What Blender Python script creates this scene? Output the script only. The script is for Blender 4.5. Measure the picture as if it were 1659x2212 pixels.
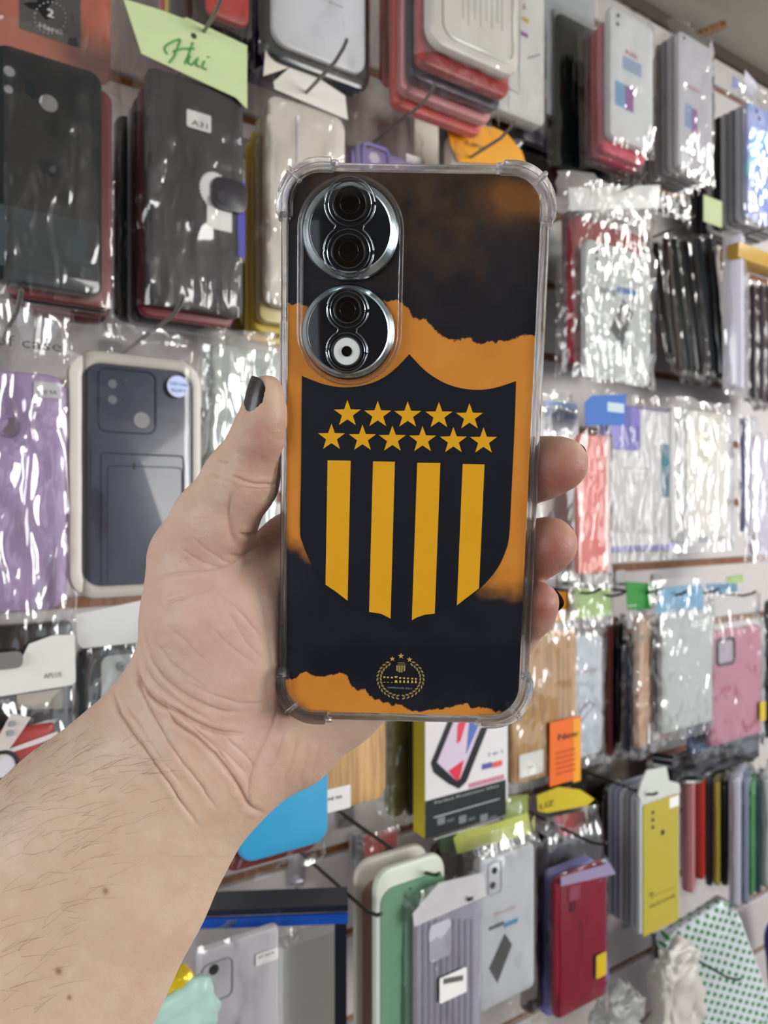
import bpy, bmesh, math, random
import numpy as np
from mathutils import Vector, Matrix, noise as mnoise
random.seed(7); np.random.seed(7)
for o in list(bpy.data.objects): bpy.data.objects.remove(o)
scene = bpy.context.scene; COL = scene.collection
PI = math.pi
# ------------------------------------------------------------------ camera
F = 1560.0; CX = 829.5; CY = 1106.0; CAMZ = 1.55
cam_d = bpy.data.cameras.new('camera'); cam = bpy.data.objects.new('camera', cam_d); COL.objects.link(cam)
cam.location = (0, 0, CAMZ); cam.rotation_euler = (PI/2, 0, 0)
cam_d.sensor_fit = 'VERTICAL'; cam_d.sensor_height = 36; cam_d.lens = F/2212*36; cam_d.clip_start = 0.01
cam_d.dof.use_dof = True; cam_d.dof.focus_distance = 0.216; cam_d.dof.aperture_fstop = 17
scene.camera = cam
# ------------------------------------------------------------------ light
scene.view_settings.view_transform = 'Standard'; scene.view_settings.look = 'None'
scene.view_settings.gamma = 1.0; scene.view_settings.exposure = 0.74; scene.view_settings.use_curve_mapping = False
world = bpy.data.worlds.new('world'); scene.world = world; world.use_nodes = True
wb = world.node_tree.nodes['Background']; wb.inputs[0].default_value = (0.86, 0.92, 1.0, 1); wb.inputs[1].default_value = 0.48
def area(name, loc, target, sx, sy, power, col=(1, 1, 1)):
    l = bpy.data.lights.new(name, 'AREA'); l.shape = 'RECTANGLE'; l.size = sx; l.size_y = sy; l.energy = power; l.color = col
    o = bpy.data.objects.new(name, l); COL.objects.link(o); o.location = loc
    o.rotation_euler = (Vector(target)-Vector(loc)).to_track_quat('-Z', 'Y').to_euler(); return o
# daylight through the shop front (behind and left / right of the photographer), the ceiling tubes and an added glint lamp
area('shop_front_daylight', (-1.6, -1.5, 2.0), (0.2, 0.5, 1.45), 1.6, 1.6, 27, (0.95, 0.98, 1.0))
area('side_window_daylight', (2.3, -0.6, 1.9), (0.2, 0.6, 1.5), 0.9, 1.5, 32, (1.0, 0.98, 0.95))
area('aisle_window_daylight', (2.5, 0.34, 1.70), (0.3, 0.7, 1.5), 0.55, 0.8, 3.6, (1.0, 0.97, 0.93))
area('ceiling_tube_light', (0.35, -0.30, 2.34), (0.35, -0.25, 0.0), 1.3, 0.12, 19, (1.0, 0.98, 0.95))
area('ceiling_tube_light_b', (1.4, -0.1, 2.34), (1.4, 0.0, 0.0), 1.3, 0.12, 19, (1.0, 0.98, 0.95))
area('added_glint_light', (1.35, 0.75, 2.30), (1.2, 0.6, 0.0), 0.9, 0.12, 5, (1.0, 0.98, 0.95))  # added strip lamp out of view, puts glints on the upper bags
area('ceiling_tube_light_c', (-0.7, -0.9, 2.34), (-0.7, -0.9, 0.0), 1.3, 0.12, 15, (1.0, 0.98, 0.95))

# ------------------------------------------------------------------ helpers
def lin(c):
    if isinstance(c, str): c = tuple(int(c[i:i+2], 16) for i in (0, 2, 4))
    return tuple(((v/255)/12.92 if v/255 <= 0.04045 else ((v/255+0.055)/1.055)**2.4) for v in c)
MATS = {}
def mat(c, rough=0.4, metal=0.0, coat=0.0, tex=None, alpha=1.0, spec=0.5, trans=0.0):
    key = (c, rough, metal, coat, tex, alpha, spec, trans)
    if key in MATS: return MATS[key]
    m = bpy.data.materials.new('m_%s' % (c if isinstance(c, str) else '_'.join(map(str, c)))); m.use_nodes = True; nt = m.node_tree; b = nt.nodes['Principled BSDF']
    b.inputs['Base Color'].default_value = (*lin(c), 1); b.inputs['Roughness'].default_value = rough
    b.inputs['Metallic'].default_value = metal; b.inputs['Coat Weight'].default_value = coat; b.inputs['Coat Roughness'].default_value = 0.05
    b.inputs['Alpha'].default_value = alpha; b.inputs['Specular IOR Level'].default_value = spec
    b.inputs['Transmission Weight'].default_value = trans
    tc = nt.nodes.new('ShaderNodeTexCoord')
    def N(t): return nt.nodes.new(t)
    if tex in (None, 'grain'):
        n = N('ShaderNodeTexNoise'); n.inputs['Scale'].default_value = 60 if tex is None else 900
        nt.links.new(tc.outputs['Object'], n.inputs['Vector'])
        mx = N('ShaderNodeMixRGB'); mx.blend_type = 'MULTIPLY'; mx.inputs[0].default_value = 0.16 if tex is None else 0.45
        mx.inputs[1].default_value = (*lin(c), 1); nt.links.new(n.outputs['Fac'], mx.inputs[2])
        g = N('ShaderNodeMixRGB'); g.inputs[0].default_value = 0.5
        nt.links.new(mx.outputs[0], g.inputs[1]); g.inputs[2].default_value = (*lin(c), 1)
        nt.links.new(g.outputs[0], b.inputs['Base Color'])
    if tex == 'wood':
        mp = N('ShaderNodeMapping'); mp.inputs['Scale'].default_value = (260, 200, 9)
        n = N('ShaderNodeTexNoise'); n.inputs['Scale'].default_value = 1.0; n.inputs['Detail'].default_value = 5; n.inputs['Distortion'].default_value = .6
        nt.links.new(tc.outputs['Object'], mp.inputs[0]); nt.links.new(mp.outputs[0], n.inputs['Vector'])
        r = N('ShaderNodeValToRGB'); c0 = lin(c)
        r.color_ramp.elements[0].position = .35; r.color_ramp.elements[0].color = (c0[0]*.62, c0[1]*.55, c0[2]*.48, 1)
        r.color_ramp.elements[1].position = .6; r.color_ramp.elements[1].color = (*c0, 1)
        nt.links.new(n.outputs['Fac'], r.inputs[0]); nt.links.new(r.outputs[0], b.inputs['Base Color'])
    if tex == 'holo':
        sp = N('ShaderNodeTexNoise'); sp.inputs['Scale'].default_value = 18; nt.links.new(tc.outputs['Object'], sp.inputs['Vector'])
        r = N('ShaderNodeValToRGB'); cr = r.color_ramp
        cr.elements[0].position = .3; cr.elements[0].color = (*lin((222, 226, 250)), 1)
        cr.elements[1].position = .75; cr.elements[1].color = (*lin((230, 235, 252)), 1)
        e = cr.elements.new(.5); e.color = (*lin((150, 176, 240)), 1); e = cr.elements.new(.58); e.color = (*lin((160, 226, 240)), 1)
        nt.links.new(sp.outputs['Fac'], r.inputs[0]); nt.links.new(r.outputs[0], b.inputs['Base Color'])
    if tex == 'dots':
        mp = N('ShaderNodeVectorMath'); mp.operation = 'MULTIPLY'; mp.inputs[1].default_value = (62, 62, 66)
        nt.links.new(tc.outputs['Object'], mp.inputs[0])
        def half(off):
            a = N('ShaderNodeVectorMath'); a.operation = 'ADD'; a.inputs[1].default_value = (off, 0, off); nt.links.new(mp.outputs[0], a.inputs[0])
            fr = N('ShaderNodeVectorMath'); fr.operation = 'FRACTION'; nt.links.new(a.outputs[0], fr.inputs[0])
            s = N('ShaderNodeVectorMath'); s.operation = 'SUBTRACT'; s.inputs[1].default_value = (.5, 0, .5); nt.links.new(fr.outputs[0], s.inputs[0])
            ml = N('ShaderNodeVectorMath'); ml.operation = 'MULTIPLY'; ml.inputs[1].default_value = (1, 0, 1); nt.links.new(s.outputs[0], ml.inputs[0])
            l = N('ShaderNodeVectorMath'); l.operation = 'LENGTH'; nt.links.new(ml.outputs[0], l.inputs[0])
            q = N('ShaderNodeMath'); q.operation = 'LESS_THAN'; q.inputs[1].default_value = .21; nt.links.new(l.outputs['Value'], q.inputs[0]); return q
        a, b2 = half(0), half(.5); mx = N('ShaderNodeMath'); mx.operation = 'MAXIMUM'
        nt.links.new(a.outputs[0], mx.inputs[0]); nt.links.new(b2.outputs[0], mx.inputs[1])
        cm = N('ShaderNodeMixRGB'); nt.links.new(mx.outputs[0], cm.inputs[0]); cm.inputs[1].default_value = (*lin(c), 1); cm.inputs[2].default_value = (*lin((52, 128, 62)), 1)
        nt.links.new(cm.outputs[0], b.inputs['Base Color'])
    MATS[key] = m; return m

def film_mat(name='film', haze=0.02, tint=(1, 1, 1), bump=1.0, scale=100, spec=0.15):
    """clear crinkled cellophane: mostly see-through, sharp glints, a little milky haze"""
    if name in MATS: return MATS[name]
    m = bpy.data.materials.new(name); m.use_nodes = True; nt = m.node_tree; nt.nodes.clear()
    def N(t): return nt.nodes.new(t)
    out = N('ShaderNodeOutputMaterial'); tr = N('ShaderNodeBsdfTransparent'); tr.inputs[0].default_value = (.97*tint[0], .97*tint[1], .97*tint[2], 1)
    gl = N('ShaderNodeBsdfGlossy'); gl.inputs['Roughness'].default_value = 0.06; gl.inputs['Color'].default_value = (1, 1, 1, 1)
    df = N('ShaderNodeBsdfTranslucent'); df.inputs[0].default_value = (.95*tint[0], .95*tint[1], .95*tint[2], 1)
    d2 = N('ShaderNodeBsdfDiffuse'); d2.inputs[0].default_value = (.95*tint[0], .95*tint[1], .95*tint[2], 1)
    dm = N('ShaderNodeMixShader'); dm.inputs[0].default_value = .35; nt.links.new(d2.outputs[0], dm.inputs[1]); nt.links.new(df.outputs[0], dm.inputs[2])
    tc = N('ShaderNodeTexCoord'); n1 = N('ShaderNodeTexNoise'); n1.inputs['Scale'].default_value = scale*.45; n1.inputs['Detail'].default_value = 1; n1.inputs['Distortion'].default_value = .8
    n2 = N('ShaderNodeTexNoise'); n2.noise_type = 'RIDGED_MULTIFRACTAL'; n2.inputs['Scale'].default_value = scale*.55; n2.inputs['Detail'].default_value = 1.5; n2.inputs['Distortion'].default_value = .5
    mp = N('ShaderNodeMapping'); mp.inputs['Scale'].default_value = (1.6, 1, .5); mp.inputs['Rotation'].default_value = (0, .25, 0)
    nt.links.new(tc.outputs['Object'], mp.inputs[0]); nt.links.new(mp.outputs[0], n1.inputs['Vector']); nt.links.new(mp.outputs[0], n2.inputs['Vector'])
    ad = N('ShaderNodeMath'); ad.operation = 'MULTIPLY_ADD'; ad.inputs[1].default_value = .30; nt.links.new(n2.outputs['Fac'], ad.inputs[0]); nt.links.new(n1.outputs['Fac'], ad.inputs[2])
    bp = N('ShaderNodeBump'); bp.inputs['Strength'].default_value = 1; bp.inputs['Distance'].default_value = 0.0040*bump
    nt.links.new(ad.outputs[0], bp.inputs['Height']); nt.links.new(bp.outputs[0], gl.inputs['Normal'])
    fr = N('ShaderNodeFresnel'); fr.inputs[0].default_value = 1.45
    a2 = N('ShaderNodeMath'); a2.operation = 'ADD'; a2.use_clamp = True; a2.inputs[1].default_value = spec-.08; nt.links.new(fr.outputs[0], a2.inputs[0])
    m1 = N('ShaderNodeMixShader'); m1.inputs[0].default_value = haze; nt.links.new(tr.outputs[0], m1.inputs[1]); nt.links.new(dm.outputs[0], m1.inputs[2])
    m2 = N('ShaderNodeMixShader'); nt.links.new(a2.outputs[0], m2.inputs[0]); nt.links.new(m1.outputs[0], m2.inputs[1]); nt.links.new(gl.outputs[0], m2.inputs[2])
    nt.links.new(m2.outputs[0], out.inputs[0]); MATS[name] = m; return m

def glass_mat(name='clear_plastic', rough=0.02, ior=1.42, tint=(.97, .975, .98)):
    if name in MATS: return MATS[name]
    m = bpy.data.materials.new(name); m.use_nodes = True; b = m.node_tree.nodes['Principled BSDF']
    b.inputs['Base Color'].default_value = (*tint, 1); b.inputs['Roughness'].default_value = rough; b.inputs['IOR'].default_value = ior
    b.inputs['Transmission Weight'].default_value = 1.0
    nt = m.node_tree; out = nt.nodes['Material Output']; tr = nt.nodes.new('ShaderNodeBsdfTransparent'); mx = nt.nodes.new('ShaderNodeMixShader'); mx.inputs[0].default_value = .18
    df = nt.nodes.new('ShaderNodeBsdfTranslucent'); df.inputs[0].default_value = (.95, .93, .92, 1); d2 = nt.nodes.new('ShaderNodeBsdfDiffuse'); d2.inputs[0].default_value = (.95, .93, .92, 1)
    m3 = nt.nodes.new('ShaderNodeMixShader'); m3.inputs[0].default_value = .5; nt.links.new(df.outputs[0], m3.inputs[1]); nt.links.new(d2.outputs[0], m3.inputs[2])
    m4 = nt.nodes.new('ShaderNodeMixShader'); m4.inputs[0].default_value = .02
    nt.links.new(b.outputs[0], mx.inputs[1]); nt.links.new(tr.outputs[0], mx.inputs[2]); nt.links.new(mx.outputs[0], m4.inputs[1]); nt.links.new(m3.outputs[0], m4.inputs[2]); nt.links.new(m4.outputs[0], out.inputs[0])
    MATS[name] = m; return m

def link_mesh(name, bm, material, parent=None, smooth=None):
    me = bpy.data.meshes.new(name); bm.normal_update(); bm.to_mesh(me); bm.free()
    if material: me.materials.append(material)
    o = bpy.data.objects.new(name, me); COL.objects.link(o)
    if parent is not None: o.parent = parent
    if smooth is not None:
        me.polygons.foreach_set('use_smooth', [True]*len(me.polygons))
        try: me.set_sharp_from_angle(angle=smooth)
        except Exception: pass
    return o
def thing(name, label, cat, loc, rz=0.0, group=None):
    o = bpy.data.objects.new(name, None); COL.objects.link(o); o.location = loc; o.rotation_euler = (0, 0, rz); o.empty_display_size = .02
    o['label'] = label; o['category'] = cat
    if group: o['group'] = group
    return o
def tag(o, label, cat, group=None):
    o['label'] = label; o['category'] = cat
    if group: o['group'] = group
    return o

def rrect(w, h, r, n=5, cx=0.0, cy=0.0):
    """counter-clockwise rounded rectangle outline, centred"""
    r = min(r, w/2-1e-5, h/2-1e-5); pts = []
    for sx, sy, a0 in ((1, 1, 0), (-1, 1, 90), (-1, -1, 180), (1, -1, 270)):
        for k in range(n+1):
            a = math.radians(a0+90*k/n); pts.append((cx+sx*(w/2-r)+r*math.cos(a), cy+sy*(h/2-r)+r*math.sin(a)))
    return pts
def add_plate(bm, outline, y0, y1, bev=0.0):
    """outline in the local X/Z plane, extruded along Y from y0 (front) to y1 (back), edges rounded by bev"""
    n = len(outline); cx = sum(p[0] for p in outline)/n; cz = sum(p[1] for p in outline)/n
    w = max(p[0] for p in outline)-min(p[0] for p in outline); h = max(p[1] for p in outline)-min(p[1] for p in outline)
    rings = []
    prof = [(y0, 0), (y1, 0)] if bev <= 0 else [(y0, bev), (y0+bev*.3, bev*.3), (y0+bev, 0), (y1-bev, 0), (y1-bev*.3, bev*.3), (y1, bev)]
    for y, ins in prof:
        sx = 1-2*ins/max(w, 1e-6); sz = 1-2*ins/max(h, 1e-6)
        rings.append([bm.verts.new((cx+(x-cx)*sx, y, cz+(z-cz)*sz)) for x, z in outline])
    for a, b in zip(rings, rings[1:]):
        for i in range(n):
            j = (i+1) % n; bm.faces.new((a[i], b[i], b[j], a[j]))
    bm.faces.new(rings[0]); bm.faces.new(list(reversed(rings[-1])))
def plate(name, outline, y0, y1, material, parent, bev=0.0, label=None):
    bm = bmesh.new(); add_plate(bm, outline, y0, y1, bev); bmesh.ops.recalc_face_normals(bm, faces=bm.faces)
    o = link_mesh(name, bm, material, parent, smooth=math.radians(35) if bev > 0 else None)
    if label: o['label'] = label
    return o
def disc_outline(cx, cz, rx, rz=None, n=20):
    rz = rz or rx; return [(cx+rx*math.cos(2*PI*k/n), cz+rz*math.sin(2*PI*k/n)) for k in range(n)]
def add_tube(bm, pts, r, n=8, closed=False, taper=None):
    pts = [Vector(p) for p in pts]; rings = []; up = Vector((0.013, 0.021, 1)); m = len(pts)
    for i, p in enumerate(pts):
        if closed: d = pts[(i+1) % m]-pts[i-1]
        else: d = pts[min(i+1, m-1)]-pts[max(i-1, 0)]
        d.normalize(); a = d.cross(up)
        if a.length < .05: a = d.cross(Vector((1, 0, 0)))
        a.normalize(); b = d.cross(a); rr = r*(taper[i] if taper else 1)
        rings.append([bm.verts.new(p+a*rr*math.cos(2*PI*k/n)+b*rr*math.sin(2*PI*k/n)) for k in range(n)])
    for i in range(m if closed else m-1):
        A, B = rings[i], rings[(i+1) % m]
        for k in range(n): bm.faces.new((A[k], A[(k+1) % n], B[(k+1) % n], B[k]))
    if not closed: bm.faces.new(list(reversed(rings[0]))); bm.faces.new(rings[-1])
def tube(name, pts, r, material, parent=None, closed=False, n=8, taper=None):
    bm = bmesh.new(); add_tube(bm, pts, r, n, closed, taper); bmesh.ops.recalc_face_normals(bm, faces=bm.faces)
    return link_mesh(name, bm, material, parent, smooth=math.radians(50))
TXT = {}
def text_mesh(s, shear=0.0):
    if (s, shear) in TXT: return TXT[(s, shear)]
    c = bpy.data.curves.new('t', 'FONT'); c.body = s; c.size = 1; c.shear = shear; c.extrude = 0; c.align_x = 'LEFT'; c.resolution_u = 2
    o = bpy.data.objects.new('t', c); COL.objects.link(o); dg = bpy.context.evaluated_depsgraph_get(); dg.update()
    me = bpy.data.meshes.new_from_object(o.evaluated_get(dg)); bpy.data.objects.remove(o)
    co = [tuple(v.co) for v in me.vertices]; fs = [tuple(p.vertices) for p in me.polygons]; TXT[(s, shear)] = (co, fs); return TXT[(s, shear)]
def text(s, x, z, hgt, width, y, material, parent, name='printed_text', shear=0.0, thick=0.00015, rot=0.0):
    """flat lettering standing on the local X/Z plane at y; hgt = letter height, width = whole line (None = natural)"""
    co, fs = text_mesh(s, shear)
    if not co: return None
    xs = [c[0] for c in co]; ys = [c[1] for c in co]; x0, x1, y0, y1 = min(xs), max(xs), min(ys), max(ys)
    sy = hgt/max(y1-y0, 1e-6); sx = sy if width is None else width/max(x1-x0, 1e-6)
    me = bpy.data.meshes.new(name); ca, sa = math.cos(rot), math.sin(rot)
    P = [((c[0]-x0)*sx, (c[1]-y0)*sy) for c in co]
    me.from_pydata([(x+px*ca-py*sa, y, z+px*sa+py*ca) for px, py in P], [], fs); me.materials.append(material)
    o = bpy.data.objects.new(name, me); COL.objects.link(o); o.parent = parent; return o

# ------------------------------------------------------------------ picture <-> place
def ray(px, py): return Vector(((px-CX)/F, 1.0, -(py-CY)/F))
def P3(px, py, d): v = ray(px, py)*d; return Vector((v.x, v.y, v.z+CAMZ))
TH = math.radians(33.0); DW = 0.725; Z0 = -0.084+CAMZ    # slat wall: angle, distance, height of one groove
U = Vector((math.cos(TH), math.sin(TH), 0)); NW = Vector((math.sin(TH), -math.cos(TH), 0))
def depth_at(px, e): return (DW-e)/(math.cos(TH)-math.sin(TH)*(px-CX)/F)
def W(px, py, e): return P3(px, py, depth_at(px, e))
def wallpt(u, z, e): p = U*u+NW*(e-DW); return Vector((p.x, p.y, z))

# ------------------------------------------------------------------ the room
def struct(name, bm, m, parent=None, smooth=None):
    o = link_mesh(name, bm, m, parent, smooth)
    if parent is None: o['kind'] = 'structure'
    return o
def box_bm(bm, x0, x1, y0, y1, z0, z1):
    vs = [bm.verts.new((x, y, z)) for x in (x0, x1) for y in (y0, y1) for z in (z0, z1)]
    for f in ((0, 1, 3, 2), (4, 6, 7, 5), (0, 4, 5, 1), (2, 3, 7, 6), (0, 2, 6, 4), (1, 5, 7, 3)): bm.faces.new([vs[i] for i in f])
def wall_box(name, u0, u1, z0, z1, e0, e1, m, parent=None):
    bm = bmesh.new(); box_bm(bm, u0, u1, -(e1-DW)*-1, 0, z0, z1); bm.free()
    bm = bmesh.new(); vs = [bm.verts.new(wallpt(u, z, e)) for u in (u0, u1) for e in (e1, e0) for z in (z0, z1)]
    for f in ((0, 1, 3, 2), (4, 6, 7, 5), (0, 4, 5, 1), (2, 3, 7, 6), (0, 2, 6, 4), (1, 5, 7, 3)): bm.faces.new([vs[i] for i in f])
    bmesh.ops.recalc_face_normals(bm, faces=bm.faces); return struct(name, bm, m, parent)
TOPZ = 2.315
m_board = mat((198, 193, 192), .35); m_groove = mat((140, 92, 52), .6, tex='wood')
wall = wall_box('wall_back', -1.6, 3.2, 0.0, TOPZ, -0.03, 0.0, m_groove)
k0 = int((Z0-0.15)/0.1)
for k in range(-k0-1, 10):
    z0 = Z0+k*0.1+0.0055; z1 = Z0+(k+1)*0.1-0.0055
    if z0 > TOPZ-.01: break
    z1 = min(z1, TOPZ)
    bm = bmesh.new()
    prof = [(-.001, z0), (.007, z0), (.009, z0+.002), (.009, z1-.002), (.007, z1), (-.001, z1)]
    L = [bm.verts.new(wallpt(-1.6, z, e)) for e, z in prof]; R = [bm.verts.new(wallpt(3.2, z, e)) for e, z in prof]
    for i in range(len(prof)-1): bm.faces.new((L[i], R[i], R[i+1], L[i+1]))
    bm.faces.new(L); bm.faces.new(list(reversed(R))); bmesh.ops.recalc_face_normals(bm, faces=bm.faces)
    struct('slat_board', bm, m_board, wall)
wall_box('trim_1', -1.6, 3.2, TOPZ, TOPZ+.02, -.03, .014, mat((70, 62, 54), .6))
m_ceil = mat((176, 170, 160), .8); m_wallp = mat((190, 184, 176), .8)
bm = bmesh.new(); box_bm(bm, -3.4, 4.4, -3.2, 3.2, TOPZ+.02, TOPZ+.08); struct('ceiling', bm, m_ceil)
bm = bmesh.new(); box_bm(bm, -3.4, 4.4, -3.2, 3.2, -.05, 0); struct('floor', bm, mat((96, 76, 62), .5, tex='wood'))
bm = bmesh.new(); box_bm(bm, -1.0, 1.6, -3.1, -3.02, 0, TOPZ+.06); struct('wall_front', bm, mat((120, 104, 92), .8))
# wooden batten screwed to the ceiling
bt = thing('wooden_batten', 'short brown wooden batten with a screw hole fixed to the grey ceiling', 'batten', P3(1540, 62, 1.13), math.radians(42))
plate('batten_strip', rrect(.055, .012, .003), -.004, .004, mat((120, 86, 52), .6, tex='wood'), bt, bev=.001)
plate('screw_hole', disc_outline(-.020, 0, .0024), -.0046, -.004, mat((40, 28, 20), .6), bt)
plate('brass_screw', disc_outline(.020, 0, .0028), -.0052, -.004, mat((190, 150, 90), .3, metal=1.0), bt)
bt.rotation_euler = (0, math.radians(-28), math.radians(20))

# ------------------------------------------------------------------ wall goods
DBG = []
class Item:
    """a flat pack hanging on the wall; its face plane is given by the wall geometry (offset e) and a yaw"""
    def __init__(s, name, label, cat, q, e=None, h=None, t=.011, yaw=0.0, w=None, group=None, tilt=0.0):
        xl, xr, yt, yb = q
        if e is None:
            d = (h or .162)*F/(yb-yt); e = DW-d*(math.cos(TH)-math.sin(TH)*(xl-CX)/F); e = max(.03, min(.25, e))
        d = depth_at(xl, e); s.h = (yb-yt)*d/F; a = TH+math.radians(yaw); s.a = a
        D = Vector((math.cos(a), math.sin(a), 0)); L = P3(xl, yb, d)
        if w is None:
            k = (xr-CX)/F; w = (k*L.y-L.x)/(D.x-k*D.y)
        s.w = w; s.t = t; s.e = e; base = L+D*(w/2); s.base = base; s.D = D; s.N = Vector((D.y, -D.x, 0)); s.y = 0.0
        if group is None: group = {'phone_case': 'phone cases hanging on the slat wall', 'hang_tag': 'hang tags among the phone cases', 'plastic_bag': 'loose plastic bags'}.get(name)
        s.root = thing(name, label, cat, base, a, group); s.tilt = tilt
        if tilt: s.root.rotation_euler = (0, math.radians(tilt), a)
        DBG.append((name, label[:40], round(e, 3), round(w, 3), round(s.h, 3)))
    def loc(s, px, py, y=0.0):
        r = ray(px, py); o = s.base-s.N*y*1.0; o = o-Vector((0, 0, CAMZ)); tt = s.N.dot(o)/s.N.dot(r); p = r*tt-o; return (p.dot(s.D), p.z)
    def rect(s, x0, y0, x1, y1):
        ym = (y0+y1)/2; ax, az = s.loc(x0, ym); bx, bz = s.loc(x1, ym); xm = (x0+x1)/2
        _, zt = s.loc(xm, y0); _, zb = s.loc(xm, y1); return (ax+bx)/2, (zt+zb)/2, bx-ax, zt-zb
    # parts
    def body(s, m, name='shell', r=.009, bev=.003, label=None, y0=0.0, t=None):
        return plate(name, rrect(s.w, s.h, r, 5, 0, s.h/2), y0, y0+(t or s.t), m, s.root, bev=min(bev, (t or s.t)*.45), label=label)
    def rr(s, name, box, m, r=.002, y=-.0004, t=.0004, bev=0, label=None):
        cx, cz, w, h = s.rect(*box); return plate(name, rrect(w, h, r, 4, cx, cz), y, y+t, m, s.root, bev=bev, label=label)
    def disc(s, name, px, py, r, m, y=-.0006, t=.0006, label=None):
        x, z = s.loc(px, py); return plate(name, disc_outline(x, z, r), y, y+t, m, s.root, label=label)
    def ring(s, name, box, m, r=.004, rad=.0008, y=-.0005):
        cx, cz, w, h = s.rect(*box); pts = [(x, y, z) for x, z in rrect(w, h, r, 5, cx, cz)]; return tube(name, pts, rad, m, s.root, closed=True, n=6)
    def poly(s, name, pts, m, y=-.0003, t=.0004, label=None):
        return plate(name, [s.loc(*p) for p in pts], y, y+t, m, s.root, label=label)
    def txt(s, string, px0, px1, py, hgt, m, y=-.0009, shear=0.0, name='printed_text'):
        x0, z0 = s.loc(px0, py); x1, _ = s.loc(px1, py); return text(string, x0, z0, hgt, x1-x0, y, m, s.root, name, shear)
    def bag(s, box=None, m=None, amp=.0022, top=0.004, side=.009, bot=.010, n=(20, 34), y=-.002, name='plastic_bag', seed=0, depth=None):
        """crinkled film over the front and round the sides"""
        if box: cx, cz, w, h = s.rect(*box)
        else: w = s.w+2*side; h = s.h+bot+top; cx = 0; cz = (s.h+top-bot)/2
        nx, nz = n; bm = bmesh.new(); g = []; dep = depth or s.t
        for j in range(nz+1):
            row = []
            for i in range(nx+1):
                u, v = i/nx, j/nz; x = cx+(u-.5)*w; z = cz+(v-.5)*h
                ed = min(u, 1-u)*w; back = max(0, 1-ed/.008)
                tb = 0
                if z > s.h: tb = min(1, (z-s.h)/.012)
                q = Vector((x*34+seed*3.1, seed*1.7, z*26)); nz_ = mnoise.noise(q)+.6*mnoise.noise(q*2.7)+1.3*max(0, 1-min(u*w, (1-u)*w, v*h, (1-v)*h)/.012)*mnoise.noise(q*4.3)
                sp = mnoise.noise(Vector((x*18+seed, 5.2, z*18)))
                row.append(bm.verts.new((x+sp*.003*(1 if u in (0, 1) or v in (0, 1) else 0), y+back*(dep+.003)*.9+tb*dep*.45+nz_*amp*(1+.8*tb), z+(sp*.004 if v in (0, 1) else 0))))
            g.append(row)
        for j in range(nz):
            for i in range(nx): bm.faces.new((g[j][i], g[j][i+1], g[j+1][i+1], g[j+1][i]))
        return link_mesh(name, bm, m or film_mat(), s.root, smooth=math.radians(60))
ORD = ['first', 'second', 'third', 'fourth', 'fifth', 'sixth', 'seventh', 'eighth']
def stack(it, cols, step, desc, what='phone_case', t=.009, group=None, dx=0.0, dz=0.0, shrink=0.0, dz0=0.0, dx0=0.0, bag=False):
    group = 'cases stacked behind the '+desc
    """cases hanging one behind another on the same hook, behind item it; each is a thing of its own"""
    for k, c in enumerate(cols):
        off = it.t+.002+k*step; b = it.base-it.N*off+it.D*(dx0+dx*k)+Vector((0, 0, dz0+dz*k))
        cname, cm = c
        o = thing(what, '%s case, %s behind the %s' % (cname, ORD[k], desc), 'phone case', b, it.a, group)
        plate('shell', rrect(it.w-shrink, it.h-shrink, .008, 5, 0, it.h/2), 0, t, cm, o, bev=.002)
        if bag:
            i2 = Item.__new__(Item); i2.w = it.w; i2.h = it.h; i2.t = t; i2.root = o; i2.bag(seed=k+len(desc), n=(8, 14), amp=.0012)
def hook(px, py, e=.24, label='', length=None, m=None, tip=.003):
    """double-wire peg hook: bracket in the groove, wire, upturned tip.  px,py = where the tip is seen"""
    p = W(px, py, e); d = thing('display_hook', label, 'hook', p-NW*e, TH, 'peg hooks in the slat wall')
    mm = m or mat((128, 124, 122), .3, metal=.9)
    tube('hook_wire', [(0, 0, -.004), (0, -e*.5, -.005), (0, -e+.02, -.005), (0, -e+.006, -.001), (0, -e, tip)],   .0016, mm, d, n=8)
    plate('back_bracket', rrect(.022, .032, .003), -.013, -.009, mat((176, 174, 172), .3, metal=.6), d)
    return d
HAND_LEVEL = 2

# ------------------------------------------------------------------ the held phone in its clear case
PH_R = (0.12609893, 0.00722557, -0.02204534); PH_T = np.array([0.00768648, 0.01678562, -0.21640441])
PW, PH = .0775, .16609
def rot(a, i):
    ca, sa = math.cos(a), math.sin(a); m = np.eye(3); j, k = [(1, 2), (0, 2), (0, 1)][i]
    m[j, j] = ca; m[k, k] = ca; m[j, k] = -sa; m[k, j] = sa; return m
RR = rot(PH_R[2], 2) @ rot(PH_R[1], 1) @ rot(PH_R[0], 0)
def c2b(v): return Vector((v[0], -v[2], v[1]))
ax, az, ay = c2b(RR[:, 0]), c2b(RR[:, 1]), c2b(-RR[:, 2]); po = c2b(PH_T)+Vector((0, 0, CAMZ))
PM = Matrix(((ax.x, ay.x, az.x, po.x), (ax.y, ay.y, az.y, po.y), (ax.z, ay.z, az.z, po.z), (0, 0, 0, 1)))
PMI = PM.inverted()
def ph(px, py, y=0.0):
    """point of the phone's back seen at a picture position -> local x, z on the plane y"""
    o = PMI @ Vector((0, 0, CAMZ)); d = (PMI.to_3x3() @ ray(px, py)); t = (y-o.y)/d.y; p = o+d*t; return (p.x, p.z)
case = thing('phone_case', 'clear bumper phone case with black and orange football crest print held in the hand', 'phone case', (0, 0, 0)); case.matrix_world = PM
phone = thing('smartphone', 'dark smartphone with four round camera rings inside the clear crest case', 'phone', (0, 0, 0)); phone.matrix_world = PM
m_clear = glass_mat(); m_black = mat((12, 13, 15), .12, coat=.6); m_chrome = mat((205, 210, 214), .12, metal=1.0)
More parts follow.
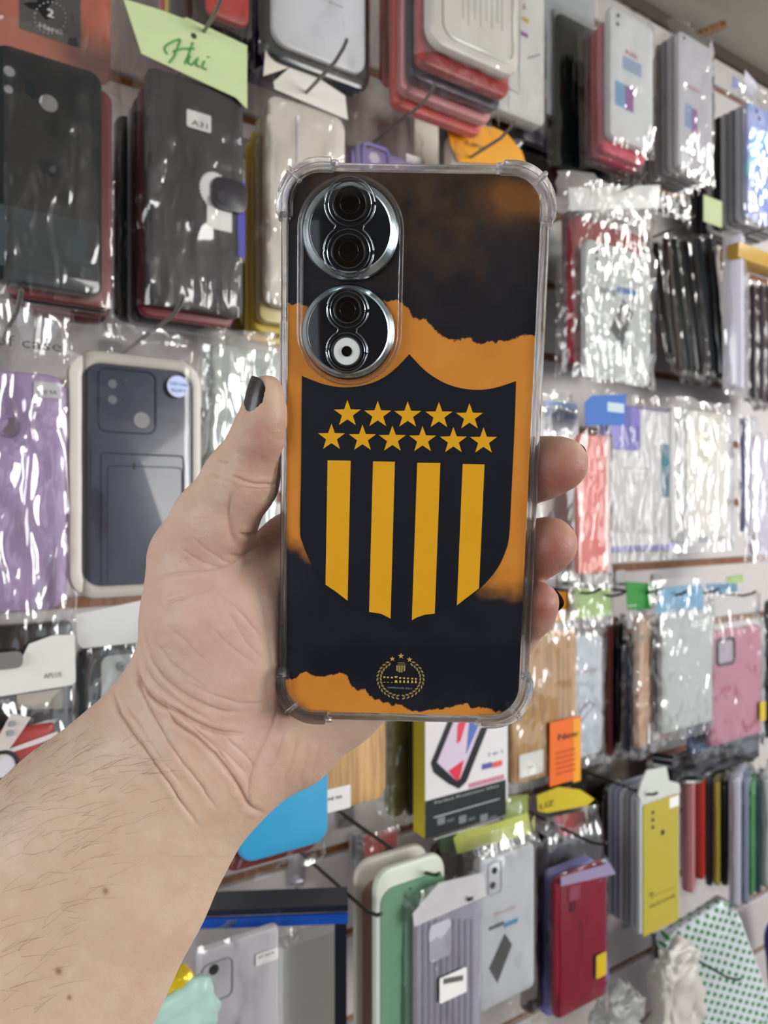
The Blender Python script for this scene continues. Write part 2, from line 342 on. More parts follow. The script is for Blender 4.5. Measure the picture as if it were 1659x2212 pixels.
# phone body
plate('body', rrect(PW-.0046, PH-.0046, .0095, 8, -.0006), .0006, .0088, mat((30, 36, 42), .2), phone, bev=.0022)
plate('screen', rrect(PW-.0066, PH-.0066, .0085, 8, -.0006), .0088, .0091, mat((8, 9, 11), .05), phone)
def lathe(name, cx, cz, prof, m, parent, n=56, cap=True):
    """prof: list of (radius, y) from outside in"""
    bm = bmesh.new(); rings = []
    for r, y in prof: rings.append([bm.verts.new((cx+r*math.cos(2*PI*k/n), y, cz+r*math.sin(2*PI*k/n))) for k in range(n)])
    for A, B in zip(rings, rings[1:]):
        for k in range(n): bm.faces.new((A[k], A[(k+1) % n], B[(k+1) % n], B[k]))
    if cap: bm.faces.new(rings[-1])
    bmesh.ops.recalc_face_normals(bm, faces=bm.faces)
    o = link_mesh(name, bm, m, parent, smooth=math.radians(28)); return o
def pr(px, d=.2065): return px*d/F
m_disc = mat((20, 24, 28), .08, coat=.8); m_lensg = mat((3, 3, 4), .04, coat=1.0); m_ring = mat((150, 156, 164), .18, metal=1.0)
YT = -.0030
for (mx, my, R0, R1, lens) in ((756, 496, 105, 87, ((756, 440, 34, 54, 'l'), (753, 543, 34, 54, 'l'))),
                               (751, 716, 103, 88, ((751, 669, 27, 45, 'l'), (749, 759, 30, 45, 'f')))):
    cx, cz = ph(mx, my, YT); mod = lathe('camera_island', cx, cz, [(pr(R0), .0006), (pr(R0), -.0012), (pr(R0-3), -.0018)], m_ring, phone, cap=False)
    lathe('chamfer_ring', cx, cz, [(pr(R0-3), -.0018), (pr(R1+3), YT-.0001), (pr(R1), YT)], mat((190, 205, 210), .16, metal=.9), mod, cap=False)
    lathe('glass_cover', cx, cz, [(pr(R1), YT), (pr(R1)-.0002, YT-.00005)], m_disc, mod)
    for lx, ly, r, R, kind in lens:
        x, z = ph(lx, ly, YT-.0004)
        ln = lathe('camera_lens' if kind == 'l' else 'flash_lamp', x, z, [(pr(r+4), YT-.0001), (pr(r+3), YT-.0007), (pr(r), YT-.0007), (pr(r-1), YT-.0003)], m_ring, phone, cap=False)
        if kind == 'l':
            lathe('lens_glass', x, z, [(pr(r), YT-.00045), (pr(r*.6), YT-.0006), (pr(r*.3), YT-.00065)], m_lensg, ln)
            tube('inner_ring', [(x+pr(r*.62)*math.cos(a*PI/16), YT-.00055, z+pr(r*.62)*math.sin(a*PI/16)) for a in range(32)], .00008, mat((20, 20, 22), .3), ln, closed=True, n=6)
        else:
            lathe('flash_disc', x, z, [(pr(r), YT-.0003), (pr(r)-.0002, YT-.0005)], mat((214, 218, 216), .3), ln, n=40)
            lathe('flash_sensor', x, z, [(pr(12), YT-.0005), (pr(11), YT-.0009)], m_lensg, ln, n=30)
    # raised figure-eight line round the pair of lenses
    (x1, y1, _, R, _), (x2, y2, _, R2, _) = lens; a1 = ph(x1, y1, YT-.0002); a2 = ph(x2, y2, YT-.0002); Rm = pr(R)
    dd = (a1[1]-a2[1])/2; a0 = math.acos(min(.99, (dd-.0006)/Rm)); pts = []
    for k in range(29): a = -PI/2+a0+(2*PI-2*a0)*k/28; pts.append((a1[0]+Rm*math.cos(a), YT-.0003, a1[1]+Rm*math.sin(a)))
    for k in range(29): a = PI/2+a0+(2*PI-2*a0)*k/28; pts.append((a2[0]+Rm*math.cos(a), YT-.0003, a2[1]+Rm*math.sin(a)))
    tube('lens_surround', pts, .00032, m_ring, mod, closed=True, n=8)
    for lx, ly, r, R, kind in lens:
        x, z = ph(lx, ly, YT-.0002); rr_ = pr((r+R)/2+2)
        tube('lens_rim', [(x+rr_*math.cos(a*PI/20), YT-.0002, z+rr_*math.sin(a*PI/20)) for a in range(40)], .00016, m_ring, mod, closed=True, n=6)

# clear bumper: frame, corner bumpers, camera lip, button covers
def ring_plate(name, outer, inner, y0, y1, m, parent, bev=.0006, sm=40):
    """closed wall between two outlines (same point count) with softened edges"""
    bm = bmesh.new(); n = len(outer); loops = []
    def L(o, i, f, y): return [bm.verts.new((i[k][0]+(o[k][0]-i[k][0])*f, y, i[k][1]+(o[k][1]-i[k][1])*f)) for k in range(n)]
    seq = [(1-.22, y0), (1-.06, y0+bev*.35), (1, y0+bev), (1, y1-bev), (1-.22, y1), (.22, y1), (0, y1-bev), (0, y0+bev), (.06, y0+bev*.35), (.22, y0)]
    for f, y in seq: loops.append(L(outer, inner, f, y))
    for a in range(len(loops)):
        A, B = loops[a], loops[(a+1) % len(loops)]
        for k in range(n): bm.faces.new((A[k], A[(k+1) % n], B[(k+1) % n], B[k]))
    bmesh.ops.recalc_face_normals(bm, faces=bm.faces); return link_mesh(name, bm, m, parent, smooth=math.radians(sm))
ring_plate('bumper_frame', rrect(PW, PH, .0115, 12), rrect(PW-.0042, PH-.0042, .0095, 12), -.0010, .0104, m_clear, case, bev=.0012)
def corner_outline(sx, sz, off, ext, n=12):
    r = .0115; cx, cz = sx*(PW/2-r), sz*(PH/2-r); pts = []
    pts.append((sx*(PW/2+off), cz-sz*ext))
    for k in range(n+1):
        a = math.radians(90*k/n); pts.append((cx+sx*(r+off)*math.cos(a), cz+sz*(r+off)*math.sin(a)))
    pts.append((cx-sx*ext, sz*(PH/2+off))); return pts
for sx in (-1, 1):
    for sz in (-1, 1):
        o_ = corner_outline(sx, sz, .0013, .0028); i_ = list(reversed(corner_outline(sx, sz, -.0028, .0036)))
        cb = plate('corner_bumper', o_+i_, -.0019, .0112, m_clear, case, bev=.0007)
        for ang in (45,):   # the split in the middle of each corner
            r = .0115; cx, cz = sx*(PW/2-r), sz*(PH/2-r); a = math.radians(ang)
            dx, dz = sx*math.cos(a), sz*math.sin(a)
            tube('corner_rib', [(cx+dx*(r-.0034), -.0021, cz+dz*(r-.0034)), (cx+dx*(r+.0013), -.0019, cz+dz*(r+.0013)), (cx+dx*(r+.0016), .004, cz+dz*(r+.0016))], .0008, m_clear, cb, n=8)
        for (ex, ez) in ((sx*(PW/2-.0006), sz*(PH/2-.0115-.0034)), (sx*(PW/2-.0115-.0034), sz*(PH/2-.0006))):
            tube('corner_rib', [(ex-sx*.0016, -.0016, ez-sz*.0), (ex, -.0019, ez), (ex+sx*.0010*(abs(ex) > PW/2-.002), .003, ez+sz*.0010*(abs(ez) > PH/2-.002))], .0009, m_clear, cb, n=8)
lx0, lz0 = ph(755, 376, -.002); lx1, lz1 = ph(755, 832, -.002); wl = pr(231); hl = lz0-lz1
ccx, ccz = (ph(640, 600, -.002)[0]+ph(872, 600, -.002)[0])/2, (lz0+lz1)/2
ring_plate('camera_lip', rrect(wl, hl, wl/2-.0001, 20, ccx, ccz), rrect(wl-.0026, hl-.0026, wl/2-.0014, 20, ccx, ccz), -.0027, .0, m_clear, case, bev=.0009, sm=40)
for (y0p, y1p) in ((690, 828), (1358, 1440)):
    _, za = ph(603, y0p); _, zb = ph(603, y1p); bm = bmesh.new()
    box_bm(bm, -PW/2-.0007, -PW/2+.0006, .0015, .0075, zb, za); bmesh.ops.bevel(bm, geom=list(bm.edges), offset=.0004, segments=2, affect='EDGES')
    link_mesh('button_cover', bm, m_clear, case, smooth=math.radians(40))

# printed sheet: fine vertex colours hold the torn orange and black artwork, plus a painted reflection tint
nx, nz = 300, 640
Wp, Hp = PW-.0046, PH-.0046; X = np.linspace(-Wp/2, Wp/2, nx+1); Z = np.linspace(-Hp/2, Hp/2, nz+1); XX, ZZ = np.meshgrid(X, Z)
# corners: pull the grid into a rounded rectangle
rc = .0095; qx = np.abs(XX)-(Wp/2-rc); qz = np.abs(ZZ)-(Hp/2-rc); dd_ = np.sqrt(np.maximum(qx, 0)**2+np.maximum(qz, 0)**2); msk = (qx > 0) & (qz > 0)
mx_ = np.where(msk, np.maximum(qx, qz)/np.maximum(dd_, 1e-9), 1); XX = np.where(msk, np.sign(XX)*(Wp/2-rc+qx*mx_), XX); ZZ = np.where(msk, np.sign(ZZ)*(Hp/2-rc+qz*mx_), ZZ)
XX = XX-.0006
Rm = np.array(PM)[:3, :3]; Tm = np.array(PM)[:3, 3]; wp = np.stack([XX, np.zeros_like(XX), ZZ], -1) @ Rm.T+Tm
PX = CX+F*wp[..., 0]/wp[..., 1]; PY = CY-F*(wp[..., 2]-CAMZ)/wp[..., 1]
def vnoise(x, y, seed=0):
    xi = np.floor(x).astype(np.int64); yi = np.floor(y).astype(np.int64); fx = x-xi; fy = y-yi; fx = fx*fx*(3-2*fx); fy = fy*fy*(3-2*fy)
    def h(a, b):
        v = (a*374761393+b*668265263+seed*974634777) & 0xffffffff; v = ((v ^ (v >> 13))*1274126177) & 0xffffffff; return ((v ^ (v >> 16)) & 0xffff)/65535.0
    return (h(xi, yi)*(1-fx)+h(xi+1, yi)*fx)*(1-fy)+(h(xi, yi+1)*(1-fx)+h(xi+1, yi+1)*fx)*fy
def fbm(x, y, o=4, s=0): return sum(vnoise(x*2**k, y*2**k, s+k)*.5**k for k in range(o))/sum(.5**k for k in range(o))
black = np.array(lin((25, 28, 36))); black2 = np.array(lin((30, 30, 34))); org = np.array(lin((206, 132, 52))); smoke = np.array(lin((84, 62, 40)))
c = np.zeros(PX.shape+(3,))+black; c += (fbm(PX/90, PY/90, 4, 5)[..., None]-.5)*np.array([.012, .012, .016])
t1x = [590, 610, 625, 660, 700, 848, 870, 885, 893, 920, 935, 960, 990, 1010, 1028, 1040, 1075, 1100, 1118, 1125, 1165, 1200]
t1y = [650, 650, 655, 663, 668, 650, 655, 672, 688, 690, 710, 728, 738, 728, 741, 742, 738, 735, 728, 722, 729, 730]
jag = (fbm(PX/9, PY/9, 4, 11)-.5)*16
top = np.interp(PX, t1x, t1y)+jag
low = np.interp(PX, [600, 660, 900, 1110, 1150], [1135, 1190, 1240, 1265, 1240])+(fbm(PX/40, PY/30, 3, 3)-.5)*60
def ss(a, b, v): t = np.clip((v-a)/(b-a), 0, 1); return t*t*(3-2*t)
om = ss(-2, 1.5, PY-top)*(1-ss(-38, 38, PY-low)*1.0)
t2x = [590, 610, 640, 650, 662, 680, 700, 720, 733, 750, 757, 768, 790, 798, 830, 850, 865, 880, 905, 940, 975, 985, 1010, 1020, 1050, 1085, 1110, 1160]
t2y = [1468, 1468, 1465, 1455, 1452, 1460, 1463, 1458, 1452, 1460, 1480, 1490, 1490, 1505, 1518, 1524, 1520, 1535, 1538, 1532, 1530, 1522, 1522, 1530, 1530, 1540, 1530, 1515]
bot = np.interp(PX, t2x, t2y)+jag*.7; om = np.maximum(om, ss(-1.5, 1.5, PY-bot))
tint = (fbm(PX/50, PY/70, 3, 21)[..., None]-.5)*np.array([.10, .06, .02])
c = c*(1-om[..., None])+(org+tint)*om[..., None]
cl = np.exp(-((PX-1125)/75)**2-((PY-425)/45)**2)*(.35+1.0*fbm(PX/35, PY/30, 4, 40)); cl = np.clip(cl*1.1, 0, .8)[..., None]
c = c*(1-cl*.6)+np.array(lin((170, 108, 44)))*cl*.6
for bx, by, br, am in ((900, 1500, 60, .0), (760, 420, 140, .4), (960, 460, 170, .38)):
    b_ = (np.exp(-(((PX-bx)/br)**2+((PY-by)/(br*.9))**2))*am*2*fbm(PX/40, PY/40, 3, 9))[..., None]; c = c*(1-b_)+smoke*b_  # printed brown smoke, strengthened to paint in the room's brown reflection
me = bpy.data.meshes.new('printed_sheet'); V_ = np.stack([XX.ravel(), np.full(XX.size, .0001), ZZ.ravel()], 1)
ii, jj = np.meshgrid(np.arange(nx), np.arange(nz)); a_ = (jj*(nx+1)+ii).ravel(); F_ = np.stack([a_, a_+1, a_+nx+2, a_+nx+1], 1)
def np_mesh(me, V_, F_):
    me.vertices.add(len(V_)); me.vertices.foreach_set('co', V_.astype(np.float32).ravel()); me.loops.add(F_.size); me.loops.foreach_set('vertex_index', F_.astype(np.int32).ravel())
    me.polygons.add(len(F_)); me.polygons.foreach_set('loop_start', np.arange(0, F_.size, F_.shape[1], dtype=np.int32)); me.update(calc_edges=True); me.validate()
np_mesh(me, V_, F_)
def set_col(me, cols, name='Col'):
    at = me.color_attributes.new(name, 'FLOAT_COLOR', 'POINT'); d = np.ones((len(cols), 4), np.float32); d[:, :3] = np.clip(cols, 0, 1); at.data.foreach_set('color', d.ravel())
set_col(me, c.reshape(-1, 3))
def attr_mat(name, rough, coat=0.0, fine=None):
    m = bpy.data.materials.new(name); m.use_nodes = True; nt = m.node_tree; b = nt.nodes['Principled BSDF']
    a = nt.nodes.new('ShaderNodeAttribute'); a.attribute_name = 'Col'; nt.links.new(a.outputs['Color'], b.inputs['Base Color'])
    b.inputs['Roughness'].default_value = rough; b.inputs['Specular IOR Level'].default_value = .15; b.inputs['Coat Weight'].default_value = coat; b.inputs['Coat Roughness'].default_value = .02; return m
m_print = attr_mat('print', .45, 1.0); me.materials.append(m_print)
sh = bpy.data.objects.new('printed_sheet', me); COL.objects.link(sh); sh.parent = case
# crest
def flat(name, polys, y, m, parent):
    bm = bmesh.new()
    for pts in polys:
        vs = [bm.verts.new((x, y, z)) for x, z in pts]; f = bm.faces.new(vs)
    bmesh.ops.triangulate(bm, faces=list(bm.faces)); bm.normal_update()
    for f in bm.faces:
        if f.normal.y > 0: f.normal_flip()
    return link_mesh(name, bm, m, parent)
def q2(pts, s=2.242, ox=560, oy=740): return [ph(ox+x/s, oy+y/s) for x, y in pts]
def smoothpts(pts, n=6):
    out = []
    for i in range(len(pts)-1):
        p0 = pts[max(i-1, 0)]; p1 = pts[i]; p2 = pts[i+1]; p3 = pts[min(i+2, len(pts)-1)]
        for k in range(n):
            t = k/n; out.append(tuple(.5*((2*p1[j])+(-p0[j]+p2[j])*t+(2*p0[j]-5*p1[j]+4*p2[j]-p3[j])*t*t+(-p0[j]+3*p1[j]-3*p2[j]+p3[j])*t**3) for j in (0, 1)))
    out.append(pts[-1]); return out
m_cblack = mat((22, 26, 34), .45, coat=1.0, spec=.15); m_gold = mat((226, 164, 30), .45, coat=1.0, spec=.15)
S1 = smoothpts([(207, 162), (300, 198), (370, 213), (430, 216), (500, 208), (580, 182), (650, 135), (727, 57)])
S2 = smoothpts([(727, 57), (800, 133), (880, 187), (960, 217), (1050, 229), (1140, 220), (1243, 187)])
S3 = smoothpts([(1243, 187), (1235, 420), (1222, 700), (1210, 930), (1192, 1010), (1155, 1090), (1095, 1165), (1020, 1230), (930, 1275), (850, 1316), (770, 1350), (720, 1378), (683, 1403)])
S4 = smoothpts([(683, 1403), (640, 1362), (580, 1328), (520, 1305), (440, 1270), (360, 1215), (290, 1135), (240, 1045), (210, 970), (198, 900), (203, 600), (207, 162)])
flat('crest_shield', [q2((S1[:-1]+S2[:-1]+S3[:-1]+S4[:-1]))], -.00006, m_cblack, case)
def star(cx, cy, R, s=2.242, ox=560, oy=740):
    P = []
    for k in range(10):
        a = -PI/2+k*PI/5; r = R if k % 2 == 0 else R*.40
        P.append((cx+r*math.cos(a), cy+r*math.sin(a)*.98))
    return [q2([(cx, cy), P[k-1], P[k], P[(k+1) % 10]], s, ox, oy) for k in range(0, 10, 2)]
for x, y in ((427, 345), (574, 350), (719, 352), (870, 355), (1018, 361), (350, 460), (500, 465), (645, 469), (791, 471), (940, 476), (1086, 478)):
    flat('crest_star', star(x, y, 69), -.00010, m_gold, case)
for pts in (((331, 570), (443, 572), (428, 1250), (370, 1205), (321, 1172)),
            ((551, 575), (657, 577), (636, 1336), (590, 1313), (532, 1304)),
            ((765, 582), (877, 583), (850, 1312), (800, 1318), (765, 1330), (739, 1344)),
            ((985, 588), (1091, 590), (1064, 1190), (957, 1272))):
    flat('crest_stripe', [q2(pts)], -.00010, m_gold, case)
# little laurel wreath emblem
s9, ox9, oy9 = 11.06, 790, 1390; m_lg = mat((150, 134, 78), .5, coat=1.0); wr = []
def q9(pts): return [ph(ox9+x/s9, oy9+y/s9) for x, y in pts]
def leaf(cx, cy, ang, L, w):
    ca, sa = math.cos(ang), math.sin(ang); return q9([(cx+ca*u*L-sa*v*w, cy+sa*u*L+ca*v*w) for u, v in ((-.5, 0), (-.2, .42), (.1, .5), (.5, 0), (.1, -.5), (-.2, -.42))])
for k in range(13):
    t = k/12; a = math.radians(97+t*133)
    for sgn in (1, -1):
        ccx9 = 832+sgn*0; x = ccx9+sgn*(-1)*0
        A = math.radians(90+8+t*138); R_ = 510; x = 832+sgn*R_*math.cos(A)*(-1)*-1; y = 840+R_*math.sin(A)*.86
        tan = math.atan2(math.cos(A)*.86, -math.sin(A)*sgn)
        for dlt, rr9 in ((.42, 1.08), (-.42, .93)):
            x = 832+sgn*R_*rr9*math.cos(A); y = 840+R_*rr9*math.sin(A)*.86
            wr.append(leaf(x, y, tan+dlt*sgn, 105, 44))
flat('laurel_wreath', wr, -.00006, m_lg, case)
for x, y, r in ((635, 365, 70), (843, 298, 80), (1047, 383, 72)): flat('emblem_star', star(x, y, r, s9, ox9, oy9), -.00008, mat((200, 160, 62), .5, coat=1), case)
flat('emblem_shield', [q9(p) for p in (((728, 520), (775, 520), (770, 665), (728, 650)), ((785, 520), (832, 520), (826, 690), (782, 680)), ((842, 520), (890, 520), (880, 685), (840, 690)), ((902, 520), (948, 520), (945, 650), (905, 665)),
                              ((770, 452), (930, 452), (930, 462), (770, 462)), ((760, 485), (950, 485), (950, 498), (760, 498)))], -.00008, m_lg, case)
tro = []
for i, x in enumerate((445, 530, 625, 725, 825, 917, 1010, 1110, 1197)):
    y0 = 785+i*5-(20 if i == 3 else 0); w = 44 if i == 3 else 30; yb = 930+i*2
    tro.append(q9([(x-w, y0), (x+w, y0), (x+w*.6, y0+38), (x-w*.6, y0+38)]))
    hb = 62 if i >= 3 else 14; tro.append(q9([(x-w*.5, yb-hb), (x+w*.5, yb-hb), (x+w*.9, yb), (x-w*.9, yb)]))
flat('emblem_trophies', tro, -.00008, mat((206, 176, 84), .5, coat=1), case)
a9, b9 = ph(ox9+520/s9, oy9+1068/s9), ph(ox9+1108/s9, oy9+1080/s9)
text('CAMPEON DEL SIGLO', a9[0], a9[1], .00052, b9[0]-a9[0], -.00008, mat((150, 150, 150), .5), case, 'emblem_text', rot=-.02)

# ------------------------------------------------------------------ the hand (signed distance field -> mesh)
def build_hand():
    vx = .00115; lo = np.array([-.215, .166, -.235]); hi = np.array([.068, .288, .048])
    g = [np.arange(lo[i], hi[i], vx, dtype=np.float32) for i in range(3)]; shp = tuple(len(a) for a in g)
    GX, GY, GZ = g[0][:, None, None], g[1][None, :, None], g[2][None, None, :]
    def pt(px, py, z): return np.array([(px-CX)/F*z, z, -(py-CY)/F*z])
    def cone(pts, fields=None):
        best = None
        for (a, b) in zip(pts, pts[1:]):
            A = pt(*a[:3]); B = pt(*b[:3]); ra, rb = a[3]/1000, b[3]/1000; d = B-A; L = float(d@d)
            t = ((GX-A[0])*d[0]+(GY-A[1])*d[1]+(GZ-A[2])*d[2])/L; np.clip(t, 0, 1, out=t)
            q = np.sqrt((GX-A[0]-t*d[0])**2+(GY-A[1]-t*d[1])**2+(GZ-A[2]-t*d[2])**2)-(ra+t*(rb-ra))
            best = q if best is None else smin(best, q, .004)
        return best
    def smin(a, b, k):
        h = np.clip(.5+.5*(b-a)/k, 0, 1); return b*(1-h)+a*h-k*h*(1-h)
    fore = smin(cone([(345, 1590, .243, 22.5), (170, 1765, .238, 25.5), (-60, 1990, .230, 30), (-420, 2400, .215, 36)]),
                cone([(452, 1668, .246, 21), (290, 1925, .238, 24), (110, 2230, .230, 29), (-150, 2600, .215, 36)]), .022)
    palm = cone([(425, 1205, .240, 14.5), (445, 1320, .240, 20.5), (442, 1450, .243, 22), (420, 1580, .246, 22)])
    palm = smin(palm, cone([(545, 1300, .2405, 15), (560, 1400, .2425, 16.5), (560, 1520, .2475, 17.5)]), .012)
    palm = smin(palm, cone([(500, 1330, .250, 17), (640, 1300, .258, 18), (760, 1400, .262, 17)]), .014)
    palm = smin(palm, cone([(520, 1625, .252, 20.5), (625, 1590, .254, 17.5), (735, 1520, .256, 14.5), (850, 1440, .258, 12)]), .014)
    palm = smin(palm, cone([(500, 1450, .252, 18), (640, 1450, .258, 18)]), .014)
    palm = smin(palm, cone([(640, 1180, .256, 13), (800, 1150, .260, 12), (870, 1300, .262, 13)]), .012)
    hand = smin(fore, palm, .012)
    thumb = cone([(425, 1215, .237, 14), (462, 1130, .231, 12.8), (522, 1035, .224, 11.0), (562, 940, .2175, 7.9), (573, 893, .2150, 6.2), (577, 847, .2135, 5.1)])
    fing = [cone([(860, 1440, .258, 9), (1010, 1410, .254, 8), (1110, 1375, .243, 7.2), (1150, 1325, .2345, 6.6), (1166, 1300, .2305, 6.2)]),
            cone([(880, 1300, .260, 10), (1010, 1270, .256, 9.5), (1120, 1215, .243, 9.3), (1165, 1185, .234, 8.9), (1190, 1174, .2305, 8.3)]),
            cone([(860, 1180, .258, 10.5), (1010, 1090, .255, 10), (1120, 1030, .240, 9.8), (1170, 1012, .231, 9.4), (1212, 1002, .2275, 8.5)]),
            cone([(800, 1130, .256, 10.5), (880, 980, .256, 9.5), (950, 860, .248, 9), (1010, 790, .240, 8.2)])]
    # the space of the phone (and, for palm and fingers, everything in front of it) is kept free
    MI = np.array(PMI); Y_ = GZ+CAMZ
    lx = MI[0, 0]*GX+MI[0, 1]*GY+MI[0, 2]*Y_+MI[0, 3]; ly = MI[1, 0]*GX+MI[1, 1]*GY+MI[1, 2]*Y_+MI[1, 3]; lz = MI[2, 0]*GX+MI[2, 1]*GY+MI[2, 2]*Y_+MI[2, 3]
    def rbox(x0, x1, y0, y1, z0, z1, r=.002):
        qx = np.abs(lx-(x0+x1)/2)-(x1-x0)/2+r; qy = np.abs(ly-(y0+y1)/2)-(y1-y0)/2+r; qz = np.abs(lz-(z0+z1)/2)-(z1-z0)/2+r
        return np.sqrt(np.maximum(qx, 0)**2+np.maximum(qy, 0)**2+np.maximum(qz, 0)**2)+np.minimum(np.maximum(qx, np.maximum(qy, qz)), 0)-r
    bigb = rbox(-PW/2-.0008, PW/2+.0002, -.08, .0112, -PH/2-.0012, PH/2+.001); small = rbox(-PW/2-.0004, PW/2+.0004, -.0008, .0110, -PH/2, PH/2, .003)
    def smax(a, b, k): return -smin(-a, -b, k)
    hand = smin(hand, thumb, .007)
    front = smax(hand, -bigb, .0015); thumb_only = smax(thumb, -small, .001); hand = np.minimum(front, thumb_only)
    for i, fg in enumerate(fing): hand = smin(hand, smax(fg, -bigb, .0015), .0022)
    D_ = hand
    # surface nets
    s = D_ < 0; nxs, nys, nzs = shp
    cnt = np.zeros((nxs-1, nys-1, nzs-1), np.int8); acc = np.zeros((nxs-1, nys-1, nzs-1), bool)
    for i in (0, 1):
        for j in (0, 1):
            for k in (0, 1): cnt += s[i:nxs-1+i, j:nys-1+j, k:nzs-1+k]
    act = (cnt > 0) & (cnt < 8); ci = np.argwhere(act); idx = -np.ones(act.shape, np.int64); idx[act] = np.arange(len(ci))
    S = np.zeros((len(ci), 3)); Nn = np.zeros(len(ci)); corners = [(i, j, k) for i in (0, 1) for j in (0, 1) for k in (0, 1)]
    val = {c_: D_[ci[:, 0]+c_[0], ci[:, 1]+c_[1], ci[:, 2]+c_[2]] for c_ in corners}
    for c1 in corners:
        for axx in range(3):
            if c1[axx] == 0:
                c2_ = list(c1); c2_[axx] = 1; c2_ = tuple(c2_); a, b = val[c1], val[c2_]; m_ = (a < 0) != (b < 0)
                t = np.where(m_, a/(a-b+1e-12), 0); p = np.array(c1)[None, :]+t[:, None]*(np.array(c2_)-np.array(c1))[None, :]
                S[m_] += p[m_]; Nn[m_] += 1
    V = lo+(ci+S/Nn[:, None])*vx
    quads = []
    for axx in range(3):
        sl0 = [slice(None)]*3; sl1 = [slice(None)]*3; sl0[axx] = slice(0, -1); sl1[axx] = slice(1, None)
        a, b = s[tuple(sl0)], s[tuple(sl1)]; e = np.argwhere(a != b); o1, o2 = [(1, 2), (2, 0), (0, 1)][axx]
        ok = (e[:, o1] > 0) & (e[:, o2] > 0) & (e[:, o1] < act.shape[o1]) & (e[:, o2] < act.shape[o2]); e = e[ok]
        def cell(d1, d2): q = e.copy(); q[:, o1] -= d1; q[:, o2] -= d2; return idx[q[:, 0], q[:, 1], q[:, 2]]
        q = np.stack([cell(1, 1), cell(0, 1), cell(0, 0), cell(1, 0)], 1); fl = a[e[:, 0], e[:, 1], e[:, 2]]; q[~fl] = q[~fl][:, ::-1]; quads.append(q)
    Q = np.concatenate(quads); Q = Q[(Q >= 0).all(1)]
    V[:, 2] += CAMZ; return V, Q
HV, HQ = build_hand()
person = thing('person', 'left hand and bare forearm holding the crest phone case, fingers curled round it', 'person', (-.12, .235, CAMZ-.2))
person.location = (0, 0, 0)
me = bpy.data.meshes.new('hand_and_forearm'); np_mesh(me, HV, HQ)
ho = bpy.data.objects.new('hand_and_forearm', me); COL.objects.link(ho)
sm_ = ho.modifiers.new('s', 'SMOOTH'); sm_.factor = .5; sm_.iterations = 4
ss_ = ho.modifiers.new('d', 'SUBSURF'); ss_.levels = HAND_LEVEL; ss_.render_levels = HAND_LEVEL
dg = bpy.context.evaluated_depsgraph_get(); me2 = bpy.data.meshes.new_from_object(ho.evaluated_get(dg)); ho.modifiers.clear(); ho.data = me2; bpy.data.meshes.remove(me); me2.name = 'hand_and_forearm'
ho.parent = person; me = me2; nv = len(me.vertices)
co = np.zeros(nv*3, np.float32); me.vertices.foreach_get('co', co); co = co.reshape(-1, 3).astype(np.float64)
no = np.zeros(nv*3, np.float32); me.vertices.foreach_get('normal', no); no = no.reshape(-1, 3)
hx = CX+F*co[:, 0]/co[:, 1]; hy = CY-F*(co[:, 2]-CAMZ)/co[:, 1]; facing = np.clip(-(no*(co-np.array([0, 0, CAMZ]))/np.linalg.norm(co-np.array([0, 0, CAMZ]), axis=1)[:, None]).sum(1), 0, 1)
def crs(pts, s=2.168, ox=200, oy=780): return [(ox+x/s, oy+y/s) for x, y in pts]
